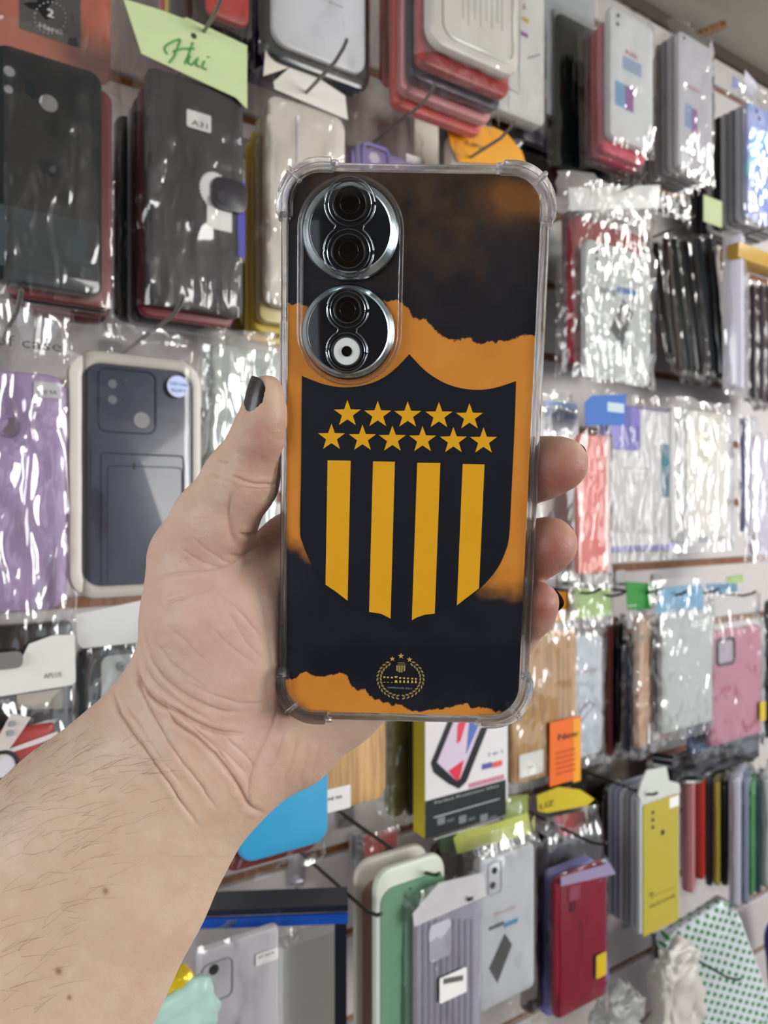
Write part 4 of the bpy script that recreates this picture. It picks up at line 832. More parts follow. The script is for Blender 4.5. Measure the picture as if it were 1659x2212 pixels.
# ---- right row at finger height
it = Item('phone_case', 'brightly lit clear phone case pack behind the finger tips', 'phone case', (1160, 1252, 880, 1246), e=.145, t=.012)
it.body(M((250, 250, 248), .25, coat=.6)); it.rr('blue_print', (1176, 868, 1246, 902), M((150, 176, 214), .4), r=.002, y=-.001, t=.0006); it.bag(box=(1120, 838, 1256, 1256), m=FILM3, seed=40, amp=.003)
it = Item('phone_case', 'salmon pink phone case under a blue header card', 'phone case', (1250, 1318, 936, 1243), e=.178, t=.008)
it.body(M((226, 138, 128), .4), r=.006); it.rr('silver_edge', (1308, 945, 1317, 1236), M((226, 200, 196), .3), r=.001, y=-.0006, t=.0006); it.bag(m=FILMD, seed=41)
it.poly('header_card', [(1254, 872), (1270, 856), (1344, 853), (1340, 920), (1256, 920)], M((10, 96, 184), .5), y=-.006, t=.0006); it.rr('header_label', (1302, 872, 1338, 892), M((190, 206, 222), .5), r=.0003, y=-.0066)
it = Item('phone_case', 'white card backed case with a lavender camera corner and teal sticker', 'phone case', (1306, 1458, 868, 1196), e=.150, t=.010)
it.body(M((146, 140, 190), .35), r=.008); it.rr('paper_insert', (1312, 884, 1446, 1178), M((206, 206, 206), .6), r=.004, y=-.0007, t=.0006)
it.rr('camera_plate', (1316, 880, 1380, 972), M((122, 112, 186), .4), r=.006, y=-.0022, t=.0016, bev=.0004)
for x, y in ((1360, 928), (1338, 948), (1364, 950)): it.disc('camera_hole', x, y, .0036, M((190, 186, 220), .3), y=-.0028)
it.txt('CELL COVER', 1346, 1408, 1012, .0022, GREY); it.txt('TPU CASE', 1358, 1396, 1024, .0015, GREY)
for k in range(10): it.rr('printed_spike', (1318+k*12, 1150-((k*37) % 50), 1321+k*12, 1152), M((176, 178, 180), .6), r=.0003, y=-.0010, t=.0003)
sticker(it, (1428, 960, 1454, 1074), '', M((24, 110, 128), .5), y=-.0016); 
x, z = it.loc(1446, 1066); text('GLASS', x, z, .0050, .042, -.0021, M((14, 70, 84), .5), it.root, rot=PI/2)
it.bag(box=(1300, 850, 1466, 1210), m=FILMD, seed=42)
it = Item('phone_case', 'very bright crinkled clear phone case beside the teal sticker case', 'phone case', (1486, 1574, 884, 1162), e=.15, t=.008)
it.body(M((240, 236, 224), .2, coat=.5), r=.007); it.bag(box=(1452, 866, 1590, 1190), m=FILM3, seed=43, amp=.0032); plate('clear_shell', rrect(it.w+.020, it.h+.016, .010, 5, -.004, it.h/2), .009, .018, M((150, 148, 146), .3), it.root, bev=.003)
it = Item('phone_case', 'clear case with bright shiny edge left of the crinkled one', 'phone case', (1452, 1474, 880, 1170), e=.155, t=.010, yaw=18); it.body(M((200, 198, 196), .2, coat=.6))
it = Item('phone_case', 'lavender tinted clear phone case at right edge, finger height', 'phone case', (1630, 1700, 946, 1200), e=.14, t=.010); it.body(M((206, 196, 222), .25), r=.01); it.bag(m=FILM3, seed=45, top=.012)
edge('dull violet case edge-on left of the lavender tinted case', 1596, 1608, 900, 1150, M((86, 80, 120), .4), e=.14); edge('silver clear case edge-on left of the lavender tinted case', 1610, 1626, 900, 1165, M((214, 208, 220), .2), e=.14, film=FILM3)

# ---- rail of hooks and hang tags
def tagcard(label, pts, col, e, texts=(), bagm=None):
    xs = [p[0] for p in pts]; ys = [p[1] for p in pts]; t_ = Item('hang_tag', label, 'tag', (min(xs), max(xs), min(ys), max(ys)), e=e, t=.001)
    t_.poly('card', pts, col, y=0, t=.0008)
    for s, x0, x1, y, h_, c_ in texts: t_.txt(s, x0, x1, y, h_, c_, y=-.0006)
    if bagm: t_.bag(m=bagm, seed=int(xs[0]), n=(8, 8), amp=.002)
    return t_
tagcard('amber orange tag beside the little finger', [(1190, 1278), (1237, 1278), (1234, 1343), (1192, 1343)], M((216, 146, 20), .5), .13)
tagcard('light green header card right of the amber tag', [(1242, 1272), (1320, 1270), (1318, 1330), (1240, 1338)], M((170, 200, 110), .5), .14, bagm=FILM2)
tagcard('bright green tag above the striped bamboo case', [(1352, 1256), (1428, 1262), (1410, 1316), (1356, 1318)], M((10, 130, 30), .5), .15, (('PHONE', 1356, 1374, 1312, .003, WHITE),))
tagcard('light blue header card above the frosted white case', [(1432, 1268), (1516, 1262), (1522, 1318), (1414, 1324)], M((110, 176, 212), .45), .155, bagm=FILM2)
tagcard('teal blue header strip above the pink case', [(1526, 1262), (1592, 1260), (1594, 1278), (1528, 1282)], M((60, 140, 180), .45), .15, bagm=FILM2)
tagcard('small lime tag at far right of the hook rail', [(1570, 1246), (1604, 1240), (1606, 1258), (1572, 1262)], M((160, 200, 90), .5), .10)
for k, (x, c) in enumerate(((1290, 'white'), (1345, 'glinting'), (1420, 'grey'), (1475, 'pale'), (1545, 'silvery'), (1625, 'shiny'))):
    hook(x+8, 1276+(k % 2)*6, .17, 'peg hook with %s bracket, %s along the rail above the lower right cases' % (c, ORD[k]), m=M((70, 66, 64), .35, metal=.7))

# ---- lower right row
it = Item('phone_case', 'bamboo wood phone case with white label and orange New sticker', 'phone case', (1102, 1246, 1372, 1700), e=.15, t=.009)
it.body(BAMB, r=.010); sticker(it, (1120, 1624, 1172, 1674), 'V30', hgt=.002, w=(.35, .6)); it.rr('new_sticker', (1182, 1552, 1248, 1688), M((236, 108, 24), .5), r=.0008, y=-.004, t=.0004); it.rr('new_sticker_edge', (1232, 1550, 1248, 1686), M((240, 160, 36), .5), r=.0008, y=-.0044, t=.0004)
it.txt('New', 1200, 1242, 1598, .0075, INK, y=-.0049)
for k in range(5): it.rr('sticker_line', (1196, 1618+k*11, 1236, 1622+k*11), M((200, 80, 20), .5), r=.0003, y=-.0048, t=.0003)
it.bag(m=FILM, seed=50, top=.02); 
it = Item('phone_case', 'white printed pack with black camera dot and purple phone drawing', 'phone case', (1228, 1302, 1376, 1646), e=.135, t=.009)
it.body(M((208, 214, 220), .4), 'card'); it.disc('camera_dot', 1238, 1410, .004, INK); it.disc('camera_dot', 1230, 1392, .002, GREY); it.txt('REDMI 9', 1240, 1288, 1458, .0036, M((206, 150, 150), .5)); it.txt('TPU', 1244, 1270, 1484, .004, M((150, 176, 170), .5))
it.poly('phone_drawing', [(1246, 1540), (1272, 1512), (1286, 1522), (1254, 1562)], M((150, 152, 160), .5)); it.poly('phone_drawing_inner', [(1252, 1543), (1272, 1519), (1280, 1524), (1256, 1554)], M((214, 218, 222), .5), y=-.0006); it.rr('purple_edge', (1246, 1540, 1252, 1592), M((120, 60, 130), .5), r=.0003, y=-.0007)
it.bag(m=FILM2, seed=51, top=.016)
for l, xl, xr, yt, yb, c, e in (('rust red case seen edge-on right of the white printed pack', 1302, 1324, 1354, 1640, M((120, 54, 48), .4), .12), ('very dark case seen edge-on beside the rust red case', 1326, 1340, 1350, 1610, BLACK, .12),
        ('dark navy case seen edge-on left of the slim bamboo case', 1340, 1362, 1400, 1632, NAVY, .14), ('smoky grey case seen edge-on left of the slim bamboo case', 1364, 1384, 1340, 1634, M((86, 84, 92), .3), .14)):
    edge(l, xl, xr, yt, yb, c, e=e, film=FILM)
it = Item('phone_case', 'slim bamboo case with green ring print and white tag, turned aside', 'phone case', (1380, 1442, 1336, 1622), e=.15, t=.008, yaw=12)
it.body(M((206, 164, 130), .45, tex='wood')); sticker(it, (1398, 1558, 1422, 1600), ''); it.ring('green_ring', (1402, 1346, 1420, 1392), M((60, 150, 50), .4), r=.004, rad=.001); it.disc('hole', 1388, 1378, .004, SILV); it.bag(m=FILM2, seed=52, top=.01)
it = Item('phone_case', 'frosted white phone case under the light blue header card', 'phone case', (1430, 1540, 1326, 1588), e=.155, t=.008)
it.body(M((196, 202, 200), .35), r=.003); sticker(it, (1490, 1340, 1530, 1352), 'S20', hgt=.0018); it.bag(m=FILM2, seed=53, top=.012)
it = Item('phone_case', 'blue phone case peeking out under the frosted white case', 'phone case', (1492, 1550, 1400, 1632), e=.125, t=.008); it.body(M((60, 96, 150), .35)); it.bag(m=FILM2, seed=54)
it = Item('phone_case', 'rose pink phone case with a grey framed camera cut-out', 'phone case', (1536, 1646, 1366, 1616), e=.15, t=.010)
it.body(M((196, 130, 152), .4), r=.006); it.ring('camera_frame', (1548, 1380, 1584, 1434), M((86, 70, 82), .4), r=.006, rad=.0024, y=-.001); it.rr('camera_hole', (1550, 1383, 1582, 1431), M((190, 180, 190), .4), r=.006, y=-.0008, t=.0004); it.bag(box=(1528, 1284, 1656, 1632), m=FILM, seed=55)
it.rr('yellow_tag', (1636, 1514, 1648, 1556), YEL, y=-.004, t=.0004)
edge('black case seen edge-on right of the rose pink case', 1650, 1672, 1300, 1600, BLACK, e=.14)

# ---- centre, under the held phone
it = Item('phone_case', 'large bamboo wood phone case with white label below the hand', 'phone case', (690, 836, 1300, 1762), e=.245, t=.010)
it.body(BAMB, r=.010); it.rr('label', (702, 1700, 756, 1750), STICK, r=.0006, y=-.0008, t=.0003); it.txt('MI 9A', 708, 738, 1730, .0026, INK, y=-.0013); 
it = Item('phone_case', 'olive clear bagged case between the bamboo case and the yellow box', 'phone case', (846, 880, 1480, 1772), e=.17, t=.012, yaw=10); it.body(M((128, 126, 92), .3)); it.bag(m=FILM, seed=60)
edge('dark grey case edge-on against the yellow box', 872, 892, 1540, 1770, CHAR, e=.17)
it = Item('phone_case', 'bright sky blue phone case under the wrist', 'phone case', (519, 711, 1376, 1872), e=.265, t=.010)
it.body(M((52, 158, 206), .5), r=.011); 
it = Item('phone_case', 'dark red phone case behind the sky blue case', 'phone case', (488, 690, 1390, 1892), e=.245, t=.010); it.body(M((120, 26, 30), .35)); it.bag(m=FILM, seed=61, side=.008)
it = Item('screen_protector_box', 'white and yellow box with a phone picture and black printed base', 'box', (918, 1092, 1500, 1812), e=.20, t=.018)
plate('box_body', rrect(it.w, it.h, .0006, 2, 0, it.h/2), 0, it.t, M((196, 178, 20), .45), it.root); it.rr('white_front', (918, 1500, 1096, 1752), M((228, 226, 228), .4), r=.0003, y=-.0004, t=.0003)
x0, zt = it.loc(918, 1728); x1 = it.w/2
plate('black_base', [(-it.w/2, 0), (x1, 0), (x1, zt-.001), (-it.w/2, zt-.001)], -.0006, 0, M((28, 32, 36), .4), it.root)
it.poly('phone_picture', [(930, 1648), (966, 1560), (990, 1500), (1078, 1500), (1058, 1556), (1006, 1688), (990, 1703), (968, 1692), (936, 1668)], M((36, 38, 46), .3), y=-.0012, t=.0006)
it.poly('picture_screen', [(942, 1646), (976, 1562), (996, 1510), (1058, 1510), (1040, 1560), (992, 1680), (984, 1686)], M((222, 206, 226), .25), y=-.0016, t=.0003)
it.poly('picture_red', [(986, 1566), (996, 1545), (1010, 1540), (992, 1600), (984, 1605)], M((226, 70, 90), .3), y=-.0019, t=.0002); it.poly('picture_red', [(966, 1664), (1000, 1640), (990, 1680), (984, 1686)], M((222, 60, 84), .3), y=-.0019, t=.0002)
it.poly('picture_blue', [(1018, 1512), (1054, 1512), (1034, 1560), (1004, 1630), (1010, 1570)], M((90, 120, 190), .3), y=-.0018, t=.0002)
it.txt('3 in 1', 1052, 1084, 1634, .0036, M((120, 110, 170), .5), y=-.0009)
it.rr('colour_pill', (1040, 1648, 1062, 1660), M((90, 90, 160), .5), r=.0008, y=-.0008); it.rr('colour_pill', (1062, 1644, 1084, 1656), M((220, 100, 90), .5), r=.0008, y=-.0008); it.rr('colour_pill', (1012, 1682, 1088, 1692), M((200, 130, 150), .5), r=.0008, y=-.0008)
it.txt('Perfect Protection Glass', 938, 1076, 1736, .0022, M((200, 204, 204), .5), y=-.0010); it.rr('white_rule', (936, 1744, 1078, 1746), LGREY, r=.0001, y=-.0009, t=.0002); it.rr('white_rule', (936, 1790, 1078, 1792), LGREY, r=.0001, y=-.0009, t=.0002)
for k in range(3): it.rr('icon', (944+k*46, 1764-k*3, 960+k*46, 1780-k*3), M((120, 126, 128), .5), r=.0006, y=-.0009, t=.0002); it.rr('icon_line', (964+k*46, 1768-k*3, 980+k*46, 1774-k*3), M((90, 96, 98), .5), r=.0002, y=-.0009, t=.0002)

# ---- lower centre
it = Item('phone_case', 'sage green phone case in a cream bumper, front of the cream cases', 'phone case', (812, 962, 1886, 2330), e=.215, t=.008)
it.body(M((206, 214, 200), .4), 'cream_bumper', r=.016, bev=.003); it.rr('green_back', (822, 1900, 960, 2330), GREENC, r=.013, y=-.0012, t=.001); it.disc('camera_hole', 884, 1918, .001, INK, y=-.0016)
it = Item('phone_case', 'dusty pink phone case in a cream bumper behind the sage green one', 'phone case', (770, 925, 1866, 2330), e=.188, t=.008)
it.body(M((204, 200, 190), .4), 'cream_bumper', r=.016, bev=.003); it.rr('pink_back', (782, 1884, 918, 2330), M((176, 140, 134), .45), r=.013, y=-.0012, t=.001)
it = Item('phone_case', 'ribbed translucent grey case with a white barcode sticker', 'phone case', (900, 1040, 1966, 2330), e=.225, t=.008)
it.body(M((176, 176, 190), .3), r=.012)
for k in range(9): it.rr('rib', (912+k*13, 1985, 918+k*13, 2330), M((160, 160, 176), .3), r=.0005, y=-.0008, t=.0006)
it.rr('camera_panel', (925, 1990, 972, 2070), M((196, 196, 208), .3), r=.004, y=-.0014, t=.0006); sticker(it, (944, 2096, 1002, 2150), '', y=-.004)
for k in range(12): it.rr('barcode_bar', (952+k*3.6, 2108-k*.7, 953.6+k*3.6, 2120-k*.7), INK, r=.00005, y=-.0046, t=.0002)
it.bag(box=(880, 1905, 1048, 2330), m=FILM, seed=70); it.poly('bag_header', [(884, 1968), (940, 1902), (1036, 1880), (1042, 1930), (888, 1996)], M((224, 222, 226), .5, alpha=.6), y=-.005)
it = Item('phone_case', 'white printed pack with two camera dots and a small black phone picture', 'phone case', (1034, 1156, 1862, 2192), e=.20, t=.010)
it.body(M((214, 218, 224), .35), 'card', r=.006); it.disc('camera_dot', 1068, 1880, .0032, INK); it.disc('camera_dot', 1064, 1912, .0034, INK); it.ring('camera_frame', (1054, 1862, 1082, 1930), GREY, r=.003, rad=.0004)
it.rr('grey_bar', (1056, 1996, 1088, 2004), M((90, 100, 110), .5), r=.0002); it.rr('blue_bar', (1088, 1988, 1118, 1998), M((70, 160, 200), .5), r=.0002); it.txt('TPU CASE', 1066, 1112, 1980, .0030, M((220, 170, 150), .5))
it.poly('phone_picture', [(1090, 2016), (1106, 2040), (1074, 2124), (1056, 2092)], M((66, 72, 80), .4)); it.bag(m=FILM2, seed=71, top=.022)
it = Item('phone_case', 'black phone case stacked behind the white pack with two dots', 'phone case', (1146, 1180, 1840, 2200), e=.17, t=.014, yaw=15); it.body(BLACK); it.bag(m=FILM, seed=72)
it = Item('phone_case', 'crimson red phone case with a yellow tag, front right of its hook', 'phone case', (1202, 1312, 1902, 2208), e=.195, t=.009)
it.body(M((146, 26, 54), .35), r=.008); it.rr('camera_window', (1228, 1912, 1252, 1944), M((170, 90, 110), .2), r=.002, y=-.001, t=.0008); it.rr('camera_hole', (1231, 1945, 1241, 1968), M((110, 40, 60), .3), r=.0012, y=-.001, t=.0006)
it.rr('yellow_tag', (1282, 2056, 1304, 2106), M((206, 176, 30), .5), y=-.004, t=.0004); it.bag(box=(1196, 1868, 1322, 2212), m=FILMD, seed=73)
it.poly('foil_strip', [(1204, 1890), (1310, 1860), (1322, 1884), (1204, 1910)], M((196, 186, 226), .15, metal=.5), y=-.005)
it = Item('phone_case', 'lavender blue phone case right behind the crimson case', 'phone case', (1180, 1290, 1895, 2204), e=.17, t=.015); it.body(M((110, 112, 170), .4)); it.rr('side_button', (1181, 2010, 1184, 2040), INK, r=.0005)
it = Item('phone_case', 'dark smoky case in a shiny bag behind the lavender blue case', 'phone case', (1160, 1300, 1840, 2190), e=.14, t=.012); it.body(M((66, 68, 80), .3)); it.bag(m=FILM2, seed=74, top=.03)
it = Item('phone_case', 'grey clear case in a crumpled bag under the lime header', 'phone case', (985, 1130, 1830, 2150), e=.15, t=.012); it.body(M((60, 62, 66), .3)); it.bag(m=FILM2, seed=75, top=.03, amp=.004)
it.poly('lime_header', [(972, 1806), (985, 1790), (1052, 1776), (1132, 1752), (1140, 1796), (980, 1840)], M((190, 200, 100), .45), y=-.006)
tagcard('green corner tag under the yellow box', [(942, 1808), (998, 1796), (996, 1838), (952, 1842)], M((90, 150, 90), .5), .13)
tagcard('lime green tag left of the yellow paper tag', [(1088, 1722), (1142, 1716), (1140, 1770), (1090, 1780)], M((170, 190, 96), .5), .12, bagm=FILM)
tagcard('bent yellow paper tag with black lettering, lower centre right', [(1160, 1718), (1206, 1700), (1254, 1706), (1284, 1726), (1270, 1740), (1182, 1756), (1162, 1752)], M((206, 184, 30), .5), .13, (('LIZ', 1166, 1196, 1748, .006, INK),))
tagcard('red card behind the bent yellow tag', [(1198, 1764), (1262, 1752), (1272, 1790), (1268, 1812), (1206, 1806)], M((190, 40, 40), .5), .09)
it = Item('foil_pack', 'orange red foil pack above the cream bumper cases', 'pack', (795, 860, 1810, 1856), e=.10, t=.01); it.body(M((186, 66, 44), .4), r=.002); it.bag(m=FILM2, seed=76)
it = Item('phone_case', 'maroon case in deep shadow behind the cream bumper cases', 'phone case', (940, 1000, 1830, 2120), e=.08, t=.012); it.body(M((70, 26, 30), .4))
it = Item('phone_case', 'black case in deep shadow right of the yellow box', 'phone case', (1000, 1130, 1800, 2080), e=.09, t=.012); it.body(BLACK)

# ---- yellow blister cards
it = Item('blister_card', 'yellow phone case blister with camera dots and black print, frontmost of its row', 'blister pack', (1382, 1468, 1722, 2020), e=.165, t=.006)
it.body(M((190, 196, 200), .3), 'blister', r=.003, bev=.001); it.rr('yellow_case', (1388, 1726, 1464, 2004), M((184, 168, 66), .4), r=.002, y=-.0014, t=.0012)
for k in range(3): it.disc('camera_dot', 1408, 1754+k*16, .0024, INK, y=-.0018, t=.0004)
it.disc('camera_dot', 1429, 1797, .0034, INK, y=-.0018, t=.0004); it.rr('corner_label', (1444, 1720, 1464, 1742), STICK, r=.0005, y=-.0018)
it.txt('PRO', 1400, 1410, 1936, .0044, M((110, 96, 20), .5), y=-.0017); it.txt('phone cover', 1404, 1456, 1940, .0030, M((140, 126, 40), .5), y=-.0017); it.txt('SILICONE', 1400, 1456, 1962, .0042, M((70, 60, 14), .5), y=-.0017)
it.poly('hanger_top', [(1378, 1716), (1384, 1690), (1396, 1664), (1438, 1656), (1444, 1686), (1466, 1692), (1468, 1712), (1384, 1732)], M((206, 210, 206), .4), y=-.001, t=.002)
stack(it, [('grey backed blister', M((166, 168, 176), .3)), ('silver backed blister', M((130, 132, 140), .3)), ('white backed blister', M((176, 178, 182), .3)), ('blue grey blister', M((140, 148, 172), .3)), ('pale blue grey blister', M((156, 164, 184), .3))], .0085, 'yellow blister card', t=.0065, what='blister_card')
for l, xl, xr, yt, yb, c, e in (('white edged black case seen edge-on left of the blister cards', 1312, 1330, 1720, 1985, M((176, 176, 168), .35), .11), ('black case seen edge-on left of the blister cards', 1300, 1314, 1712, 1990, BLACK, .10),
        ('taupe case seen edge-on at the back left of the blister cards', 1284, 1296, 1712, 1850, M((96, 88, 88), .4), .07), ('grey case seen edge-on, leftmost of the blister row', 1268, 1282, 1712, 1850, M((120, 118, 112), .4), .07),
        ('pink case seen edge-on just right of the yellow blister', 1472, 1498, 1690, 1935, M((196, 130, 134), .3), .12), ('bright red case seen edge-on in the lower right row', 1500, 1520, 1674, 1906, M((176, 42, 32), .4), .12), ('dark purple case seen edge-on right of the red one', 1522, 1538, 1680, 1920, M((44, 36, 54), .4), .12),
        ('yellow olive case seen edge-on in the lower right row', 1540, 1554, 1688, 1920, M((160, 150, 48), .4), .13), ('black case seen edge-on right of the yellow olive one', 1556, 1572, 1690, 1920, BLACK, .13), ('silvery lavender case seen edge-on, lower right', 1574, 1598, 1680, 1965, M((190, 190, 206), .2), .15),
        ('slate blue case seen edge-on, lower right', 1600, 1616, 1690, 1960, M((120, 134, 156), .3), .15), ('green case seen edge-on, lower right', 1617, 1626, 1700, 1940, M((70, 140, 80), .4), .15), ('dark teal case seen edge-on, lower right', 1627, 1642, 1690, 1935, M((36, 70, 84), .3), .14), ('white case seen edge-on at the lower right photo edge', 1644, 1668, 1680, 1925, M((196, 200, 198), .3), .15)):
    edge(l, xl, xr, yt, yb, c, e=e)
it = Item('plastic_bag', 'black crumpled bag above the blister cards', 'bag', (1440, 1640, 1640, 1690), e=.12, t=.02); it.bag(m=M((26, 26, 28), .2, coat=.4), amp=.006, seed=80)
it = Item('plastic_bag', 'dark crumpled bag top left of the blister hanger', 'bag', (1262, 1400, 1640, 1725), e=.07, t=.02); it.bag(m=M((70, 66, 58), .4), amp=.005, seed=81)

# ---- bottom right soft goods
def soft(name, label, cat, c, size, m, amp, seed, rz=0.0, tilt=0.0, fr=18, box=.62):
    """crumpled soft bag: displaced rounded block"""
    o = thing(name, label, cat, c, TH+rz); o.rotation_euler = (0, tilt, TH+rz); bm = bmesh.new(); bmesh.ops.create_icosphere(bm, subdivisions=5, radius=1)
    for v in bm.verts:
        p = v.co.copy(); q = Vector([math.copysign(abs(a)**box, a) for a in p]); q = Vector((q.x*size[0]/2, q.y*size[1]/2, q.z*size[2]/2+size[2]/2))
        f = q*fr+Vector((seed, seed*2.3, 0)); d = mnoise.noise(f)+.5*mnoise.noise(f*2.3)+.35*abs(mnoise.noise(f*4.1)); v.co = q+p*amp*d
    link_mesh('soft_body', bm, m, o, smooth=math.radians(70)); return o
soft('plastic_bag', 'white bag with green polka dots hanging tilted at the lower right corner', 'bag', W(1606, 2262, .14), (.125, .022, .215), M((206, 216, 222), .3, tex='dots'), .0045, 3, tilt=-.40, fr=38, box=.22, rz=-.35)
soft('plastic_bag', 'blue grey translucent bag tucked left of the polka dot bag', 'bag', W(1560, 2262, .10), (.115, .02, .205), M((110, 130, 170), .25, alpha=.85), .006, 9, tilt=-.42, fr=40, box=.25)
soft('plastic_bag', 'crumpled white plastic bag hanging below the lower shelf edge', 'bag', W(1462, 2250, .15), (.075, .03, .125), M((206, 204, 198), .3, alpha=.92), .014, 14, fr=48, box=.5)
soft('plastic_bag', 'small clear crumpled bag at the bottom right of the crimson case', 'bag', W(1335, 2260, .16), (.07, .03, .06), M((176, 178, 176), .2, alpha=.7), .014, 21, fr=50, box=.5)
soft('plastic_bag', 'blue and red bag edge at the right photo edge, lower corner', 'bag', W(1700, 2130, .08), (.09, .02, .13), M((24, 44, 140), .35), .005, 31, tilt=-.2)
soft('plastic_bag', 'deep red bag at the right photo edge above the polka dots', 'bag', W(1716, 2120, .11), (.07, .02, .10), M((150, 20, 20), .35), .004, 35, tilt=-.15)

# ---- left, second row
it = Item('phone_case', 'large light purple phone case with grey sticker at the left photo edge', 'phone case', (-160, 146, 782, 1337), e=.175, t=.011)
it.body(PURP, r=.013, bev=.004); it.disc('fingerprint_hole', 20, 922, .0056, M((150, 130, 160), .5)); it.ring('hole_rim', (-2, 900, 42, 944), M((150, 124, 176), .4), r=.0065, rad=.0008)
sticker(it, (72, 826, 132, 860), 'Red 9A', M((226, 224, 228), .4), hgt=.0030, y=-.0012, w=(.1, .85)); it.bag(box=(-160, 640, 172, 1358), m=FILM2, seed=90, amp=.003)
it.txt('of case', -14, 130, 748, .0075, M((70, 70, 74), .5), y=-.006)
it = Item('blister_pack', 'dark blue grey phone case in a white blister tray with silver seal', 'blister pack', (148, 432, 752, 1296), e=.172, t=.012)
ring_plate('white_tray', rrect(it.w, it.h, .019, 8, 0, it.h/2), rrect(it.w-.016, it.h-.018, .013, 8, .001, it.h/2), -.004, .012, M((214, 208, 200), .4), it.root, bev=.002)
plate('tray_back', rrect(it.w-.010, it.h-.010, .017, 6, 0, it.h/2), .006, .011, M((206, 200, 192), .4), it.root)
bx = (186, 782, 418, 1288); cx, cz, w, h = it.rect(*bx); plate('grey_case', rrect(w, h, .009, 6, cx, cz), -.001, .006, M((62, 68, 92), .3, coat=.3), it.root, bev=.002)
it.ring('camera_frame', (212, 800, 335, 935), M((48, 54, 76), .3), r=.006, rad=.0007, y=-.0012); it.ring('card_pocket', (218, 982, 396, 1270), M((48, 54, 76), .3), r=.003, rad=.0006, y=-.0012); it.ring('pocket_inner', (232, 1008, 392, 1260), M((48, 54, 76), .3), r=.003, rad=.0004, y=-.0012)
for x, y, r in ((242, 830, .0032), (242, 864, .0032), (272, 828, .0026), (270, 862, .0016)): it.disc('camera_hole', x, y, r, M((126, 128, 138), .4) if x < 250 else M((48, 50, 60), .3), y=-.0016)
it.disc('fingerprint_hole', 305, 908, .0060, M((170, 168, 168), .4), y=-.0016); it.rr('pocket_notch', (286, 1000, 292, 1014), INK, r=.0004, y=-.0014)
it.disc('silver_seal', 380, 837, .0082, M((176, 190, 226), .25, metal=.3), y=-.0050, t=.0006); it.txt('TOP CASE', 362, 402, 834, .0026, M((100, 110, 160), .5), y=-.0056); it.txt('SOFT', 366, 398, 848, .0026, M((100, 110, 160), .5), y=-.0056)
it.bag(box=(150, 744, 432, 1302), m=film_mat('blister_film', haze=.02, bump=.12, spec=.08, scale=14), seed=91, amp=.0004, y=-.0046, name='clear_cover', depth=.004)
it.bag(box=(160, 704, 430, 776), m=FILM2, seed=92, amp=.004, y=-.002, name='hanger_film', n=(12, 8))
it = Item('phone_case', 'clear greenish phone case pack behind the thumb', 'phone case', (452, 600, 740, 1180), e=.14, t=.010); it.body(M((196, 208, 204), .25)); it.bag(box=(436, 712, 612, 1190), m=FILM3, seed=93, amp=.003)
it = Item('phone_case', 'olive brown case edge between the white tray and the thumb', 'phone case', (432, 470, 840, 1160), e=.10, t=.012); it.body(M((110, 92, 66), .4))
it = Item('phone_case', 'dark green crinkled case above the thumb', 'phone case', (504, 640, 560, 720), e=.07, t=.01); it.body(M((24, 48, 40), .25)); it.bag(m=FILM2, seed=94)
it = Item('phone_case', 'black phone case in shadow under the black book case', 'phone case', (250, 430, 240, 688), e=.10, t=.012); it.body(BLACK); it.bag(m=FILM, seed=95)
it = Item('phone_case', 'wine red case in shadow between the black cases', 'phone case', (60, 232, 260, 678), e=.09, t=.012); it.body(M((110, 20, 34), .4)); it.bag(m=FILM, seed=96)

# ---- left, third row
it = Item('accessory_pack', 'black and white bagged pack with white hanging header at the left edge', 'pack', (-60, 158, 1358, 1800), e=.18, t=.014)
it.body(M((40, 42, 46), .25), 'pouch', r=.004); it.poly('white_header', [(-40, 1392), (-40, 1500), (0, 1500), (152, 1476), (160, 1470), (158, 1368), (110, 1370), (60, 1388), (40, 1428), (-10, 1436), (-40, 1430)], M((224, 224, 220), .5), y=-.006)
it.txt('APLUS', 92, 130, 1462, .0034, M((110, 112, 114), .5), y=-.0066); it.poly('white_swoosh', [(60, 1568), (100, 1555), (124, 1552), (120, 1560), (66, 1578)], WHITE, y=-.001, t=.0005); it.poly('white_swoosh', [(30, 1606), (124, 1580), (126, 1592), (20, 1620)], WHITE, y=-.001, t=.0005)
it.poly('silver_block', [(36, 1500), (136, 1486), (134, 1530), (36, 1532)], M((190, 184, 170), .25, metal=.4), y=-.0012); it.rr('grey_loop', (-20, 1404, 46, 1440), M((120, 118, 116), .4), r=.004, y=-.0095, t=.002)
it.disc('round_stud', 4, 1514, .0016, SILV, y=-.0018); it.disc('round_stud', 16, 1513, .0016, SILV, y=-.0018); it.bag(m=FILM, seed=100, amp=.003)
it = Item('cable_pack', 'red card with a white strap and black ringed disc at the left edge', 'pack', (-60, 118, 1588, 1900), e=.205, t=.006)
it.body(M((160, 34, 32), .4), 'card', r=.002); it.poly('white_strap', [(-10, 1600), (24, 1538), (66, 1548), (30, 1600), (0, 1640), (-14, 1640)], M((206, 196, 192), .5), y=-.003, t=.001); it.disc('strap_print', 26, 1560, .0020, GREY, y=-.0042); it.disc('strap_print', 22, 1580, .0020, GREY, y=-.0042)
x, z = it.loc(4, 1652); tube('black_ring', [(x+.0088*math.cos(a*PI/16), -.003, z+.0088*math.sin(a*PI/16)) for a in range(32)], .0013, INK, it.root, closed=True); it.disc('white_disc', 4, 1652, .0080, M((214, 214, 222), .4), y=-.0025)
it.poly('white_band', [(-20, 1630), (124, 1578), (120, 1592), (20, 1625), (-20, 1650)], M((216, 206, 204), .4), y=-.002)
it = Item('phone_case', 'dark bagged case with a white holed insert left of the wrist', 'phone case', (166, 330, 1402, 1800), e=.175, t=.012)
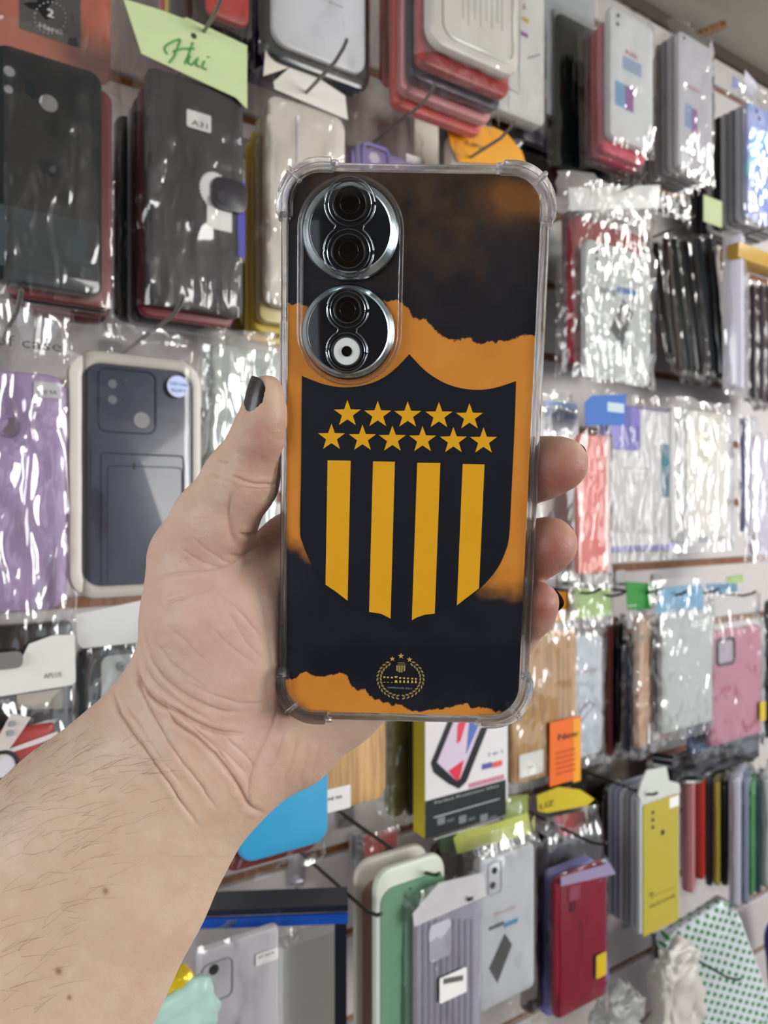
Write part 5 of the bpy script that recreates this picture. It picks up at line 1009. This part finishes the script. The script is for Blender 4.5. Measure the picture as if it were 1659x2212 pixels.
it.body(M((42, 50, 54), .25, coat=.3)); it.rr('white_insert', (218, 1412, 330, 1700), M((216, 222, 222), .4), r=.006, y=-.001, t=.0008); it.disc('insert_hole', 261, 1438, .0036, M((150, 154, 154), .4), y=-.0016); it.disc('insert_screw', 262, 1439, .0012, INK, y=-.0020)
it.bag(m=FILM2, seed=101, top=.004, box=(158, 1380, 330, 1800)); it.poly('silver_header', [(160, 1326), (318, 1292), (318, 1384), (176, 1398), (166, 1388)], M((212, 214, 214), .3), y=-.005, t=.0006)

# ---- bottom left, under the arm
it = Item('phone_case', 'pale grey phone case with a dark camera hole below the blue edged shelf', 'phone case', (428, 604, 2058, 2480), e=.20, t=.009)
it.body(M((196, 194, 200), .4), r=.004); it.ring('camera_frame', (436, 2076, 502, 2160), M((150, 150, 156), .4), r=.005, rad=.0006); it.disc('camera_hole', 462, 2094, .0038, M((20, 40, 34), .4)); sticker(it, (551, 2052, 600, 2078), 'A7 2018', hgt=.0020, w=(.1, .8))
it.bag(box=(404, 2020, 614, 2480), m=FILMD, seed=110)
it = Item('box', 'plain white box right of the pale grey case under the blue shelf', 'box', (610, 736, 2052, 2480), e=.12, t=.02); it.body(M((206, 208, 206), .5), 'card', r=.002, bev=.0008)
sh_ = Item('display_shelf', 'dark shelf with a bright blue front edge and a black post', 'shelf', (380, 752, 1983, 2010), e=.15, t=.10, yaw=-29)
plate('blue_edge', rrect(sh_.w, sh_.h*.8, .0008, 2, 0, sh_.h*.4), 0, .003, M((16, 74, 170), .4), sh_.root); plate('shelf_top', rrect(sh_.w, .005, .0008, 2, 0, sh_.h*.8+.004), .001, .030, M((22, 30, 44), .35), sh_.root)
plate('black_post', [(sh_.w/2-.011, -.14), (sh_.w/2-.001, -.14), (sh_.w/2-.001, .0), (sh_.w/2-.011, .0)], .004, .014, M((18, 22, 34), .4), sh_.root)
soft('plastic_bag', 'yellow shiny foil bag beside the forearm at the bottom', 'bag', W(372, 2180, .245), (.032, .012, .022), M((222, 190, 40), .25, metal=.3), .006, 41, fr=60)
soft('plastic_bag', 'mint green translucent bag below the yellow foil bag', 'bag', W(408, 2262, .25), (.055, .012, .042), M((178, 214, 204), .3, alpha=.92), .006, 44, tilt=-.35, fr=34)
it = Item('plastic_bag', 'clear crinkled empty bag hanging over the lower shelf', 'bag', (452, 640, 2010, 2066), e=.17, t=.008); it.bag(m=FILM2, seed=112, amp=.004)

# ---- peg hooks whose wires show
hk = [((486, -22), .215, 'thin double wire hook holding the light green lettered card'), ((396, 648), .235, 'steel hook in front of the white blister tray'), ((46, 636), .235, 'steel hook above the light purple case'),
      ((750, 92), .225, 'steel hook above the milky white case'), ((940, 190), .205, 'dark steel hook below the coral case'), ((1112, 268), .21, 'short dark hook above the orange foil pack'),
      ((1398, 378), .19, 'dark hook above the clear bag header'), ((1500, 470), .17, 'thin hook between the white pack and the green tag'), ((1700, 470), .17, 'long dark hook under the holographic case'),
      ((824, 1982), .25, 'empty black steel hook pointing at the sage green case'), ((1020, 1948), .235, 'black hook through the crumpled grey bag header'), ((950, 1894), .235, 'black hook above the sage green case'),
      ((1420, 1718), .18, 'black hook through the yellow blister hanger'), ((1600, 2120), .19, 'dark hook in front of the polka dot bag'), ((1310, 1826), .20, 'pale hook tip above the crimson case')]
for (x, y), e, l in hk: hook(x, y, e, l, m=M((132, 128, 124), .35, metal=.6) if y < 1500 else M((44, 46, 46), .35, metal=.5))
for x, y in ((640, 1872), (770, 1830), (1422, 2040)): 
    p = W(x, y, .012); o = thing('hook_bracket', {640: 'shiny clear bracket at the root of the empty black hook', 770: 'chrome bracket in the groove above the cream cases', 1422: 'dark bracket in the groove under the blister cards'}[x], 'bracket', p, TH)
    plate('bracket_plate', rrect(.020, .036, .003), -.003, 0, SILV if x < 1000 else CHAR, o, bev=.001); plate('bracket_lip', rrect(.012, .008, .002, 4, 0, -.016), -.008, -.003, SILV if x < 1000 else CHAR, o, bev=.001)
for d in DBG: print('ITEM', *d)
